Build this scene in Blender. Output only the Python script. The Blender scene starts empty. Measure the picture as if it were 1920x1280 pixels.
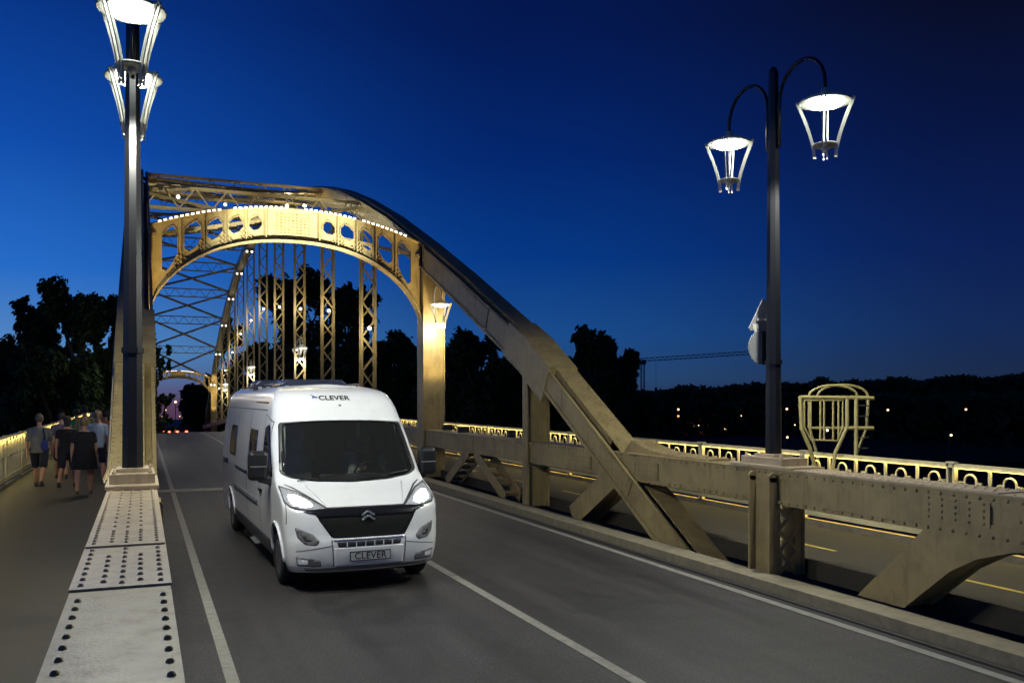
import bpy, bmesh, math, random
from mathutils import Vector, Matrix, Euler
from mathutils.geometry import delaunay_2d_cdt
random.seed(7)
sc = bpy.context.scene
C = sc.collection
R = math.radians
# ------------------------------------------------------------------ camera, sky, exposure
F = 1650.0                                  # focal length in pixels of a 1920 px wide frame
YAW = math.atan(692 / F)
cam = bpy.data.objects.new('camera', bpy.data.cameras.new('camera')); C.objects.link(cam)
cam.location = (0, 0, 2.45)
cam.rotation_euler = (R(90), 0, -YAW)
cam.data.sensor_width = 36; cam.data.lens = F / 1920 * 36
cam.data.shift_y = 105 / 1920
cam.data.clip_start = 0.05; cam.data.clip_end = 8000
sc.camera = cam
sc.view_settings.view_transform = 'Standard'; sc.view_settings.look = 'None'
sc.view_settings.exposure = 0; sc.view_settings.gamma = 1
LAMP_W = 450.0; WARM_W = 260.0

def srgb(*c):
    return tuple(((v/255)/12.92 if v/255 <= .04045 else ((v/255+.055)/1.055)**2.4) for v in c) + (1,)

world = bpy.data.worlds.new('World'); sc.world = world; world.use_nodes = True
nt = world.node_tree; nt.nodes.clear()
N = nt.nodes.new; L = nt.links.new
tc = N('ShaderNodeTexCoord'); sep = N('ShaderNodeSeparateXYZ'); L(tc.outputs['Generated'], sep.inputs[0])
def ramp(stops):
    r = N('ShaderNodeValToRGB'); e = r.color_ramp.elements
    while len(e) < len(stops): e.new(.5)
    for el, (p, c) in zip(e, stops): el.position = p; el.color = srgb(*c)
    return r
mr = N('ShaderNodeMapRange'); mr.inputs[1].default_value = -.05; mr.inputs[2].default_value = .55
L(sep.outputs[2], mr.inputs[0])
# elevation: (sin e + .05)/.6
bright = ramp([(.02,(70,45,62)), (.07,(96,66,92)), (.105,(92,104,146)), (.16,(86,138,194)), (.30,(38,108,200)), (.50,(16,76,170)), (.72,(8,50,130)), (1,(5,30,90))])
dark = ramp([(.02,(20,24,40)), (.07,(24,32,58)), (.12,(27,43,74)), (.2,(20,41,86)), (.34,(12,31,84)), (.52,(8,21,64)), (.72,(9,13,34)), (1,(5,8,22))])
mid = ramp([(.02,(40,36,52)), (.07,(44,52,86)), (.12,(40,74,118)), (.2,(26,76,140)), (.34,(6,56,132)), (.52,(4,38,108)), (.72,(4,25,82)), (1,(4,15,54))])
for r_ in (bright, dark, mid): L(mr.outputs[0], r_.inputs[0])
def azdot(deg):                              # horizontal direction, degrees to the right of +Y
    v = N('ShaderNodeVectorMath'); v.operation = 'DOT_PRODUCT'
    L(tc.outputs['Generated'], v.inputs[0]); v.inputs[1].default_value = (math.sin(R(deg)), math.cos(R(deg)), 0)
    return v.outputs['Value']
az = N('ShaderNodeMath'); az.operation = 'ARCTAN2'; L(sep.outputs[0], az.inputs[0]); L(sep.outputs[1], az.inputs[1])
m1 = N('ShaderNodeMapRange'); m1.interpolation_type = 'SMOOTHSTEP'; m1.inputs[1].default_value = R(-9); m1.inputs[2].default_value = R(24); L(az.outputs[0], m1.inputs[0])
m2 = N('ShaderNodeMapRange'); m2.interpolation_type = 'SMOOTHSTEP'; m2.inputs[1].default_value = R(22); m2.inputs[2].default_value = R(54); L(az.outputs[0], m2.inputs[0])
x1 = N('ShaderNodeMixRGB'); L(m1.outputs[0], x1.inputs[0]); L(bright.outputs[0], x1.inputs[1]); L(mid.outputs[0], x1.inputs[2])
x2 = N('ShaderNodeMixRGB'); L(m2.outputs[0], x2.inputs[0]); L(x1.outputs[0], x2.inputs[1]); L(dark.outputs[0], x2.inputs[2])
nz = N('ShaderNodeTexNoise'); nz.inputs['Scale'].default_value = 2.2; nz.inputs['Detail'].default_value = 3; L(tc.outputs['Generated'], nz.inputs[0])
nm = N('ShaderNodeMapRange'); nm.inputs[3].default_value = .9; nm.inputs[4].default_value = 1.1; L(nz.outputs[0], nm.inputs[0])
vm = N('ShaderNodeVectorMath'); vm.operation = 'SCALE'; L(x2.outputs[0], vm.inputs[0]); L(nm.outputs[0], vm.inputs['Scale'])
bg = N('ShaderNodeBackground'); bg.inputs[1].default_value = 1.0; wo = N('ShaderNodeOutputWorld')
L(vm.outputs[0], bg.inputs[0]); L(bg.outputs[0], wo.inputs[0])

# ------------------------------------------------------------------ materials
MATS = {}
def mat(name, col, rough=.5, metal=0, var=.12, vscale=3, bump=0, bscale=40, emit=None, estr=0, spec=.5, dirt=None, dscale=1.5, damt=.45, coat=0, stretch=None):
    if name in MATS: return MATS[name]
    m = bpy.data.materials.new(name); m.use_nodes = True; MATS[name] = m
    t = m.node_tree; b = t.nodes['Principled BSDF']; n = t.nodes.new; l = t.links.new
    b.inputs['Roughness'].default_value = rough; b.inputs['Metallic'].default_value = metal
    b.inputs['Specular IOR Level'].default_value = spec
    if coat: b.inputs['Coat Weight'].default_value = coat; b.inputs['Coat Roughness'].default_value = .06
    tcn = n('ShaderNodeTexCoord'); src = tcn.outputs['Object']
    if stretch:
        mp = n('ShaderNodeMapping'); mp.inputs['Scale'].default_value = stretch; l(src, mp.inputs[0]); src = mp.outputs[0]
    no = n('ShaderNodeTexNoise'); no.inputs['Scale'].default_value = vscale; no.inputs['Detail'].default_value = 6; no.inputs['Roughness'].default_value = .65
    l(src, no.inputs[0])
    mrn = n('ShaderNodeMapRange'); mrn.inputs[1].default_value = .3; mrn.inputs[2].default_value = .7
    mrn.inputs[3].default_value = 1 - var; mrn.inputs[4].default_value = 1 + var; l(no.outputs[0], mrn.inputs[0])
    sv = n('ShaderNodeVectorMath'); sv.operation = 'SCALE'; sv.inputs[0].default_value = col[:3]; l(mrn.outputs[0], sv.inputs['Scale'])
    out = sv.outputs[0]
    if dirt:
        n2 = n('ShaderNodeTexNoise'); n2.inputs['Scale'].default_value = dscale; n2.inputs['Detail'].default_value = 9; n2.inputs['Roughness'].default_value = .72
        l(tcn.outputs['Object'], n2.inputs[0])
        r2 = n('ShaderNodeMapRange'); r2.inputs[1].default_value = .52; r2.inputs[2].default_value = .72; r2.inputs[3].default_value = 0; r2.inputs[4].default_value = damt
        l(n2.outputs[0], r2.inputs[0])
        mx = n('ShaderNodeMixRGB'); l(r2.outputs[0], mx.inputs[0]); l(out, mx.inputs[1]); mx.inputs[2].default_value = tuple(dirt[:3]) + (1,)
        out = mx.outputs[0]
    l(out, b.inputs['Base Color'])
    if bump:
        n3 = n('ShaderNodeTexNoise'); n3.inputs['Scale'].default_value = bscale; n3.inputs['Detail'].default_value = 4; l(tcn.outputs['Object'], n3.inputs[0])
        bp = n('ShaderNodeBump'); bp.inputs['Strength'].default_value = bump; bp.inputs['Distance'].default_value = .01; l(n3.outputs[0], bp.inputs['Height']); l(bp.outputs[0], b.inputs['Normal'])
    if emit:
        b.inputs['Emission Color'].default_value = tuple(emit[:3]) + (1,); b.inputs['Emission Strength'].default_value = estr
    return m
CREAM = mat('cream_paint', (.325,.248,.108), .42, var=.2, vscale=2.3, dirt=(.15,.105,.055), dscale=1.6, damt=.7, bump=.25, bscale=60)
CREAM2 = mat('cream_paint_worn', (.46,.365,.235), .40, var=.16, vscale=2, dirt=(.17,.12,.075), dscale=4.5, damt=.6, bump=.15, bscale=70)
def weather(m, amt):                            # rusty runs below the rivets and grimy edges
    t = m.node_tree; n = t.nodes.new; l = t.links.new; bs = t.nodes['Principled BSDF']; src = bs.inputs['Base Color'].links[0].from_socket
    tc_ = n('ShaderNodeTexCoord'); mp = n('ShaderNodeMapping'); mp.inputs['Scale'].default_value = (7, 7, .9); l(tc_.outputs['Object'], mp.inputs[0])
    a = n('ShaderNodeTexNoise'); a.inputs['Scale'].default_value = 1.2; a.inputs['Detail'].default_value = 8; a.inputs['Roughness'].default_value = .7; l(mp.outputs[0], a.inputs[0])
    r = n('ShaderNodeMapRange'); r.inputs[1].default_value = .53; r.inputs[2].default_value = .7; r.inputs[3].default_value = 0; r.inputs[4].default_value = amt; l(a.outputs[0], r.inputs[0])
    mx = n('ShaderNodeMixRGB'); l(r.outputs[0], mx.inputs[0]); l(src, mx.inputs[1]); mx.inputs[2].default_value = (.12,.06,.025,1)
    c = n('ShaderNodeTexNoise'); c.inputs['Scale'].default_value = 16; c.inputs['Detail'].default_value = 5; c.inputs['Roughness'].default_value = .8; l(tc_.outputs['Object'], c.inputs[0])
    r2 = n('ShaderNodeMapRange'); r2.inputs[1].default_value = .66; r2.inputs[2].default_value = .70; r2.inputs[3].default_value = 0; r2.inputs[4].default_value = .75; l(c.outputs[0], r2.inputs[0])
    m2 = n('ShaderNodeMixRGB'); l(r2.outputs[0], m2.inputs[0]); l(mx.outputs[0], m2.inputs[1]); m2.inputs[2].default_value = (.07,.035,.02,1); l(m2.outputs[0], bs.inputs['Base Color'])
    rr = n('ShaderNodeMapRange'); rr.inputs[3].default_value = .28; rr.inputs[4].default_value = .62; l(a.outputs[0], rr.inputs[0]); l(rr.outputs[0], bs.inputs['Roughness'])
weather(CREAM, .55); weather(CREAM2, .35)
RAILC = mat('rail_paint', (.56,.49,.28), .5, var=.1, dirt=(.2,.14,.07), dscale=4)
ASPH = mat('asphalt', (.027,.0245,.0252), .6, var=.5, vscale=28, bump=.8, bscale=70, dirt=(.017,.014,.016), dscale=.8, damt=.9)
def road_mat():                                # streaks along the lanes, patches, grain and cracks
    t = ASPH.node_tree; n = t.nodes.new; l = t.links.new; bs = t.nodes['Principled BSDF']; src = bs.inputs['Base Color'].links[0].from_socket
    tc_ = n('ShaderNodeTexCoord'); mp = n('ShaderNodeMapping'); mp.inputs['Scale'].default_value = (1.3, .06, 1); l(tc_.outputs['Object'], mp.inputs[0])
    a = n('ShaderNodeTexNoise'); a.inputs['Scale'].default_value = 1.4; a.inputs['Detail'].default_value = 5; l(mp.outputs[0], a.inputs[0])
    r1 = n('ShaderNodeMapRange'); r1.inputs[1].default_value = .35; r1.inputs[2].default_value = .65; r1.inputs[3].default_value = .55; r1.inputs[4].default_value = 1.45; l(a.outputs[0], r1.inputs[0])
    g = n('ShaderNodeTexNoise'); g.inputs['Scale'].default_value = 45; g.inputs['Detail'].default_value = 2; l(tc_.outputs['Object'], g.inputs[0])
    r2 = n('ShaderNodeMapRange'); r2.inputs[1].default_value = .32; r2.inputs[2].default_value = .68; r2.inputs[3].default_value = .35; r2.inputs[4].default_value = 1.7; l(g.outputs[0], r2.inputs[0])
    v = n('ShaderNodeTexVoronoi'); v.feature = 'DISTANCE_TO_EDGE'; v.inputs['Scale'].default_value = .33
    w = n('ShaderNodeTexNoise'); w.inputs['Scale'].default_value = 1.5; w.inputs['Detail'].default_value = 6; l(tc_.outputs['Object'], w.inputs[0])
    ad = n('ShaderNodeVectorMath'); ad.operation = 'MULTIPLY_ADD'; l(w.outputs['Color'], ad.inputs[0]); ad.inputs[1].default_value = (1.6,1.6,0); l(tc_.outputs['Object'], ad.inputs[2]); l(ad.outputs[0], v.inputs['Vector'])
    r3 = n('ShaderNodeMapRange'); r3.inputs[1].default_value = .002; r3.inputs[2].default_value = .012; r3.inputs[3].default_value = .8; r3.inputs[4].default_value = 1; l(v.outputs['Distance'], r3.inputs[0])
    p_ = n('ShaderNodeTexNoise'); p_.inputs['Scale'].default_value = 2.6; p_.inputs['Detail'].default_value = 7; p_.inputs['Roughness'].default_value = .7; l(tc_.outputs['Object'], p_.inputs[0])
    r4 = n('ShaderNodeMapRange'); r4.inputs[1].default_value = .36; r4.inputs[2].default_value = .64; r4.inputs[3].default_value = .6; r4.inputs[4].default_value = 1.4; l(p_.outputs[0], r4.inputs[0])
    m0_ = n('ShaderNodeMath'); m0_.operation = 'MULTIPLY'; l(r1.outputs[0], m0_.inputs[0]); l(r4.outputs[0], m0_.inputs[1])
    rr = n('ShaderNodeMapRange'); rr.inputs[3].default_value = .42; rr.inputs[4].default_value = .8; l(p_.outputs[0], rr.inputs[0]); l(rr.outputs[0], bs.inputs['Roughness'])
    m1_ = n('ShaderNodeMath'); m1_.operation = 'MULTIPLY'; l(m0_.outputs[0], m1_.inputs[0]); l(r2.outputs[0], m1_.inputs[1])
    m2_ = n('ShaderNodeMath'); m2_.operation = 'MULTIPLY'; l(m1_.outputs[0], m2_.inputs[0]); l(r3.outputs[0], m2_.inputs[1])
    sv = n('ShaderNodeVectorMath'); sv.operation = 'SCALE'; l(src, sv.inputs[0]); l(m2_.outputs[0], sv.inputs['Scale']); l(sv.outputs[0], bs.inputs['Base Color'])
road_mat()
PAVE = mat('pavement_asphalt', (.042,.035,.022), .75, var=.4, vscale=40, bump=.5, bscale=70, dirt=(.026,.022,.014), dscale=.7, damt=.8)
KERB = mat('kerb_stone', (.22,.19,.125), .8, var=.2, vscale=8, bump=.4, bscale=50, dirt=(.10,.075,.05), dscale=2.5, damt=.6)
LINE = mat('line_paint', (.25,.24,.21), .6, var=.2, vscale=9, dirt=(.12,.115,.11), dscale=7, damt=.9, bump=.3, bscale=90)
YLINE = mat('yellow_line_paint', (.5,.38,.06), .6, var=.25, vscale=9, dirt=(.12,.1,.05), dscale=6, damt=.7)
POLE = mat('dark_pole_metal', (.012,.012,.013), .34, metal=.2, var=.15)
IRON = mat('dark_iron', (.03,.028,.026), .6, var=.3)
LENS = mat('lamp_lens', (.9,.9,.9), .4, emit=(.95,1,.9), estr=38)
LENS2 = mat('lamp_lens_small', (.9,.9,.9), .4, emit=(1,.93,.8), estr=6)
LEDW = mat('led_warm', (.9,.8,.5), .4, emit=(1,.84,.36), estr=60)
LEDK = mat('led_kerb', (.9,.8,.5), .4, emit=(1,.74,.2), estr=16)
UPL = mat('uplight_lens', (.9,.8,.5), .4, emit=(1,.7,.25), estr=1.5)
JOINT = mat('joint_steel', (.24,.22,.16), .5, metal=.3, var=.2)
LEDW2 = mat('led_warm_soft', (.9,.8,.5), .4, emit=(1,.84,.36), estr=42)
LAMPF = mat('lantern_frame', (.5,.5,.44), .35, var=.05)
SIGNB = mat('sign_back', (.32,.33,.33), .5, metal=.2, var=.1)
BLACKP = mat('black_plastic', (.012,.012,.013), .35, var=.05)
RUB = mat('rubber', (.012,.012,.012), .8, var=.15)
TRUNK = mat('bark', (.05,.04,.03), .9, var=.3, vscale=6)
LEAF = mat('leaves_dark', (.028,.05,.018), .7, var=.35, vscale=.8, spec=.15)
LEAF2 = mat('leaves_green', (.04,.06,.02), .7, var=.35, vscale=.8, spec=.15)

# ------------------------------------------------------------------ mesh builder
class MB:
    def __init__(s): s.v = []; s.f = []; s.sm = []
    def add(s, vs, fs, smooth=False):
        o = len(s.v); s.v += [tuple(v) for v in vs]
        s.f += [tuple(i + o for i in f) for f in fs]; s.sm += [smooth] * len(fs)
    def box(s, x0, x1, y0, y1, z0, z1, M=None):
        vs = [Vector((x, y, z)) for x in (x0, x1) for y in (y0, y1) for z in (z0, z1)]
        if M: vs = [M @ v for v in vs]
        s.add(vs, [(0,1,3,2),(4,6,7,5),(0,4,5,1),(2,3,7,6),(0,2,6,4),(1,5,7,3)])
    def bar(s, a, b, w, h, up=(0,0,1)):
        a, b = Vector(a), Vector(b); d = (b - a); l = d.length
        if l < 1e-6: return
        d /= l; up = Vector(up); x = d.cross(up)
        if x.length < 1e-4: x = d.cross(Vector((1,0,0)))
        x.normalize(); u = x.cross(d)
        vs = [p + x*sx*w/2 + u*su*h/2 for p in (a, b) for sx, su in ((-1,-1),(1,-1),(1,1),(-1,1))]
        s.add(vs, [(0,1,2,3),(7,6,5,4),(0,4,5,1),(1,5,6,2),(2,6,7,3),(3,7,4,0)])
    def tube(s, pts, r, n=8, caps=True):
        pts = [Vector(p) for p in pts]; rs = r if isinstance(r, (list, tuple)) else [r]*len(pts)
        vs = []; prev = None
        for i, p in enumerate(pts):
            d = (pts[min(i+1, len(pts)-1)] - pts[max(i-1, 0)]).normalized()
            if prev is None:
                x = d.cross(Vector((0,0,1)));
                if x.length < 1e-3: x = d.cross(Vector((0,1,0)))
                x.normalize()
            else: x = (prev - d * prev.dot(d)).normalized()
            prev = x; y = d.cross(x)
            vs += [p + (x*math.cos(k*2*math.pi/n) + y*math.sin(k*2*math.pi/n))*rs[i] for k in range(n)]
        fs = [(i*n+k, i*n+(k+1)%n, (i+1)*n+(k+1)%n, (i+1)*n+k) for i in range(len(pts)-1) for k in range(n)]
        s.add(vs, fs, n > 6)
        if caps:
            o = len(s.v) - len(vs)
            s.f += [tuple(o+k for k in range(n))[::-1], tuple(o+(len(pts)-1)*n+k for k in range(n))]; s.sm += [False, False]
    def lathe(s, prof, c=(0,0,0), n=16, smooth=True, M=None):
        c = Vector(c); vs = []
        for r, z in prof:
            for k in range(n):
                a = 2*math.pi*(k+.5)/n; v = Vector((r*math.cos(a), r*math.sin(a), z))
                if M: v = M @ v
                vs.append(v + c)
        fs = [(i*n+k, i*n+(k+1)%n, (i+1)*n+(k+1)%n, (i+1)*n+k) for i in range(len(prof)-1) for k in range(n)]
        o = len(s.v); s.add(vs, fs, smooth)
        s.f += [tuple(o+k for k in range(n))[::-1], tuple(o+(len(prof)-1)*n+k for k in range(n))]; s.sm += [False, False]
    def prism(s, poly, axis, a, b):             # poly of 2D points extruded along axis ('x': poly is y,z)
        n = len(poly)
        def P(u, v, w): return {'x': (w,u,v), 'y': (u,w,v), 'z': (u,v,w)}[axis]
        vs = [P(u, v, a) for u, v in poly] + [P(u, v, b) for u, v in poly]
        s.add(vs, [tuple(range(n))[::-1], tuple(range(n, 2*n))] + [(i, (i+1)%n, n+(i+1)%n, n+i) for i in range(n)])
    def rivet(s, p, nrm, r=.014, h=.011, n=7):
        p = Vector(p); nrm = Vector(nrm).normalized(); x = nrm.orthogonal().normalized(); y = nrm.cross(x)
        vs = []
        for rr, hh in ((1,0), (.86,.5), (.5,.87)):
            vs += [p + (x*math.cos(2*math.pi*k/n) + y*math.sin(2*math.pi*k/n))*r*rr + nrm*h*hh for k in range(n)]
        vs.append(p + nrm*h)
        fs = [(i*n+k, i*n+(k+1)%n, (i+1)*n+(k+1)%n, (i+1)*n+k) for i in range(2) for k in range(n)] + [(2*n+k, 2*n+(k+1)%n, 3*n) for k in range(n)]
        s.add(vs, fs, True)
    def sweep(s, pts, x0, x1, n0, n1, miter=True):   # pts (Y,Z): rectangle x0..x1 by n0..n1 measured down from the line
        vs = []; m = len(pts)
        for i, p in enumerate(pts):
            a = Vector(pts[max(i-1,0)]); b = Vector(pts[min(i+1,m-1)]); p = Vector(p)
            d1 = (p-a).normalized() if i > 0 else None; d2 = (b-p).normalized() if i < m-1 else None
            if d1 is None: d1 = d2
            if d2 is None: d2 = d1
            d = (d1+d2).normalized(); nr = Vector((-d.y, d.x)); k = 1/max(.5, nr.dot(Vector((-d2.y, d2.x))))
            for x, nn in ((x0,n0),(x1,n0),(x1,n1),(x0,n1)):
                q = p - nr*nn*k; vs.append((x, q.x, q.y))
        fs = [(i*4+k, i*4+(k+1)%4, i*4+4+(k+1)%4, i*4+4+k) for i in range(m-1) for k in range(4)] + [(3,2,1,0), tuple(4*(m-1)+k for k in range(4))]
        s.add(vs, fs)
    def build(s, name, m, parent=None, bevel=0, M=None):
        me = bpy.data.meshes.new(name); me.from_pydata([tuple(M @ Vector(v)) for v in s.v] if M else s.v, [], s.f)
        me.polygons.foreach_set('use_smooth', s.sm)
        bm = bmesh.new(); bm.from_mesh(me); bmesh.ops.recalc_face_normals(bm, faces=bm.faces); bm.to_mesh(me); bm.free()
        me.materials.append(m)
        o = bpy.data.objects.new(name, me); C.objects.link(o)
        if parent: o.parent = parent
        if bevel:
            bv = o.modifiers.new('bevel', 'BEVEL'); bv.width = bevel; bv.segments = 2; bv.limit_method = 'ANGLE'; bv.angle_limit = R(40)
        return o
def tag(o, label=None, cat=None, group=None, kind=None):
    if label: o['label'] = label
    if cat: o['category'] = cat
    if group: o['group'] = group
    if kind: o['kind'] = kind
    return o
def empty(name, loc, label, cat, group=None, rz=0):
    o = bpy.data.objects.new(name, None); C.objects.link(o); o.location = loc; o.rotation_euler = (0,0,rz); o.empty_display_size = .2
    return tag(o, label, cat, group)
def copy_tree(o, parent=None):
    c = o.copy(); C.objects.link(c); c.parent = parent
    for ch in list(o.children): copy_tree(ch, c)
    return c
def light(name, kind, loc, power, col, parent=None, size=.1, rot=None, angle=60, blend=.5):
    d = bpy.data.lights.new(name, kind); d.energy = power; d.color = col[:3]; d.shadow_soft_size = size
    if kind == 'SPOT': d.spot_size = R(angle); d.spot_blend = blend
    o = bpy.data.objects.new(name, d); C.objects.link(o); o.location = loc
    if rot: o.rotation_euler = rot
    if parent: o.parent = parent
    return o
def aim(o, target):
    o.rotation_euler = (Vector(target) - o.location).to_track_quat('-Z', 'Y').to_euler()
CF, SF = math.cos(YAW), math.sin(YAW)
def at(px, z, h=None, py=None):               # world point of a photo pixel at camera depth z (used once, to find where things stand)
    u = (px-960)/F; X = z*(SF+u*CF); Y = z*(CF-u*SF)
    return X, Y, (2.45+(745-py)*z/F if py is not None else h)

# ------------------------------------------------------------------ road and deck
def deck(Y):
    if Y <= 55: return 0.
    if Y <= 86: return -.0008*(Y-55)**2
    if Y <= 130: return -.7688 - .0496*(Y-86)
    return -2.951 - .036*(Y-130)
def ys(a, b, step=3.0):
    k = max(1, int(math.ceil((b-a)/step))); return [a + (b-a)*i/k for i in range(k+1)]
def strip(name, m, x0, x1, y0, y1, z, label=None, thick=None, kind='structure', step=3.0, parent=None):
    b = MB(); Y = ys(y0, y1, step)
    if thick: b.sweep([(y, deck(y)+z) for y in Y], x0, x1, 0, thick)
    else:
        b.add([(x, y, deck(y)+z) for y in Y for x in (x0, x1)], [(2*i, 2*i+1, 2*i+3, 2*i+2) for i in range(len(Y)-1)])
    o = b.build(name, m, parent)
    if kind: tag(o, label, kind=kind)
    return o
strip('road', ASPH, .13, 7.12, -14, 420, 0, 'dark asphalt roadway running over the bridge', thick=.3)
strip('road_marking', LINE, .66, .77, -14, 130, .005, 'white edge line along the left of the road')
strip('road_marking', LINE, 6.88, 7.0, -14, 130, .005, 'white edge line along the right of the road')
strip('road_marking', LINE, 3.87, 3.99, -14, 130, .005, 'white centre line of the road')
strip('pavement', PAVE, -2.98, -.35, -14, 130, .3, 'walkway left of the left truss', thick=.25)
strip('pavement', PAVE, 8.17, 10.42, -14, 130, .3, 'walkway right of the right truss', thick=.25)
strip('kerb', KERB, 7.21, 7.60, -14, 130, .15, 'pale concrete kerb below the right truss', thick=.3)
strip('gutter_shade_strip', IRON, 7.122, 7.206, -14, 130, .02, 'dark gutter strip that also stands in for the shaded right kerb face', thick=.2)  # dark strip: gutter, with the kerb face's shade put into its colour
strip('kerb', KERB, -3.08, -2.98, -14, 130, .40, 'kerb under the left railing', thick=.3)
strip('kerb', KERB, 10.42, 10.52, -14, 130, .40, 'kerb under the right railing', thick=.3)
strip('bridge_deck', IRON, -3.3, 10.75, -14, 130, -.35, 'steel deck plate under the roadway', thick=.5)
b = MB()
for k in range(34):
    y0 = -12 + k*3.6
    b.add([(x, y, deck(y)+.305) for y in (y0, y0+1.5) for x in (8.9, 8.98)], [(0,1,3,2)])
tag(b.build('pavement_marking', YLINE), 'yellow dashed line on the right walkway', kind='structure')
b = MB(); b.box(.2, 7.1, 24.35, 24.62, .004, .016); b.box(.2, 7.1, 24.70, 25.0, .004, .018)
tag(b.build('expansion_joint', JOINT), 'pale steel expansion joint across the road at the portal', kind='structure')

# ------------------------------------------------------------------ arch bridge
bridge = empty('arch_bridge', (3.9, 64, 0), 'cream riveted steel tied arch bridge carrying the road over the river', 'bridge')
inv = Matrix.Translation((-3.9, -64, 0))
class BB(MB):                                 # bridge mesh, local to the bridge's base
    def build(s, name, m, parent=None, bevel=0, label=None):
        o = MB.build(s, name, m, parent or bridge, bevel, M=inv)
        if label: o['label'] = label
        return o
TAB = [(10.9,-.09),(17.4,3.65),(22,5.65),(25.25,7.0),(29.2,8.55),(33.2,9.95),(37,11.12),(41.15,12.2),(45.1,13.03),(49.1,13.75),(53.1,14.35),(57.05,14.8),(61,15.08),(65,15.25),(69,15.3)]
def U(Y):
    y = Y if Y <= 69 else 138-Y
    for (a, za), (c, zc) in zip(TAB, TAB[1:]):
        if y <= c: return za + (zc-za)*(y-a)/(c-a) + deck(Y)
    return 15.3 + deck(Y)
PTS = [y for y, z in TAB] + [138-y for y, z in TAB[:-1][::-1]]
CH = [(y, U(y)) for y in PTS]
PAN = [25.25 + 7.95*k for k in range(12)]     # portals are the first and the last
def T(side): return (lambda x: x) if side > 0 else (lambda x: -.10-(x-7.89))
def seg(pts, a, c):                           # part of a (Y,Z) polyline between a and c
    def zz(Y):
        for (p, zp), (q, zq) in zip(pts, pts[1:]):
            if p <= Y <= q: return zp + (zq-zp)*(Y-p)/(q-p)
    return [(a, zz(a))] + [p for p in pts if a+.01 < p[0] < c-.01] + [(c, zz(c))]
def along(pts, step, n=0.):                   # points and normals spaced along a polyline, n metres above it
    out = []
    for (a, za), (c, zc) in zip(pts, pts[1:]):
        d = Vector((c-a, zc-za)); l = d.length; d /= l; nr = Vector((-d.y, d.x)); k = max(1, int(l/step))
        for i in range(k):
            q = Vector((a, za)) + d*l*(i+.5)/k + nr*n; out.append((q.x, q.y, nr))
    return out
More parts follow.
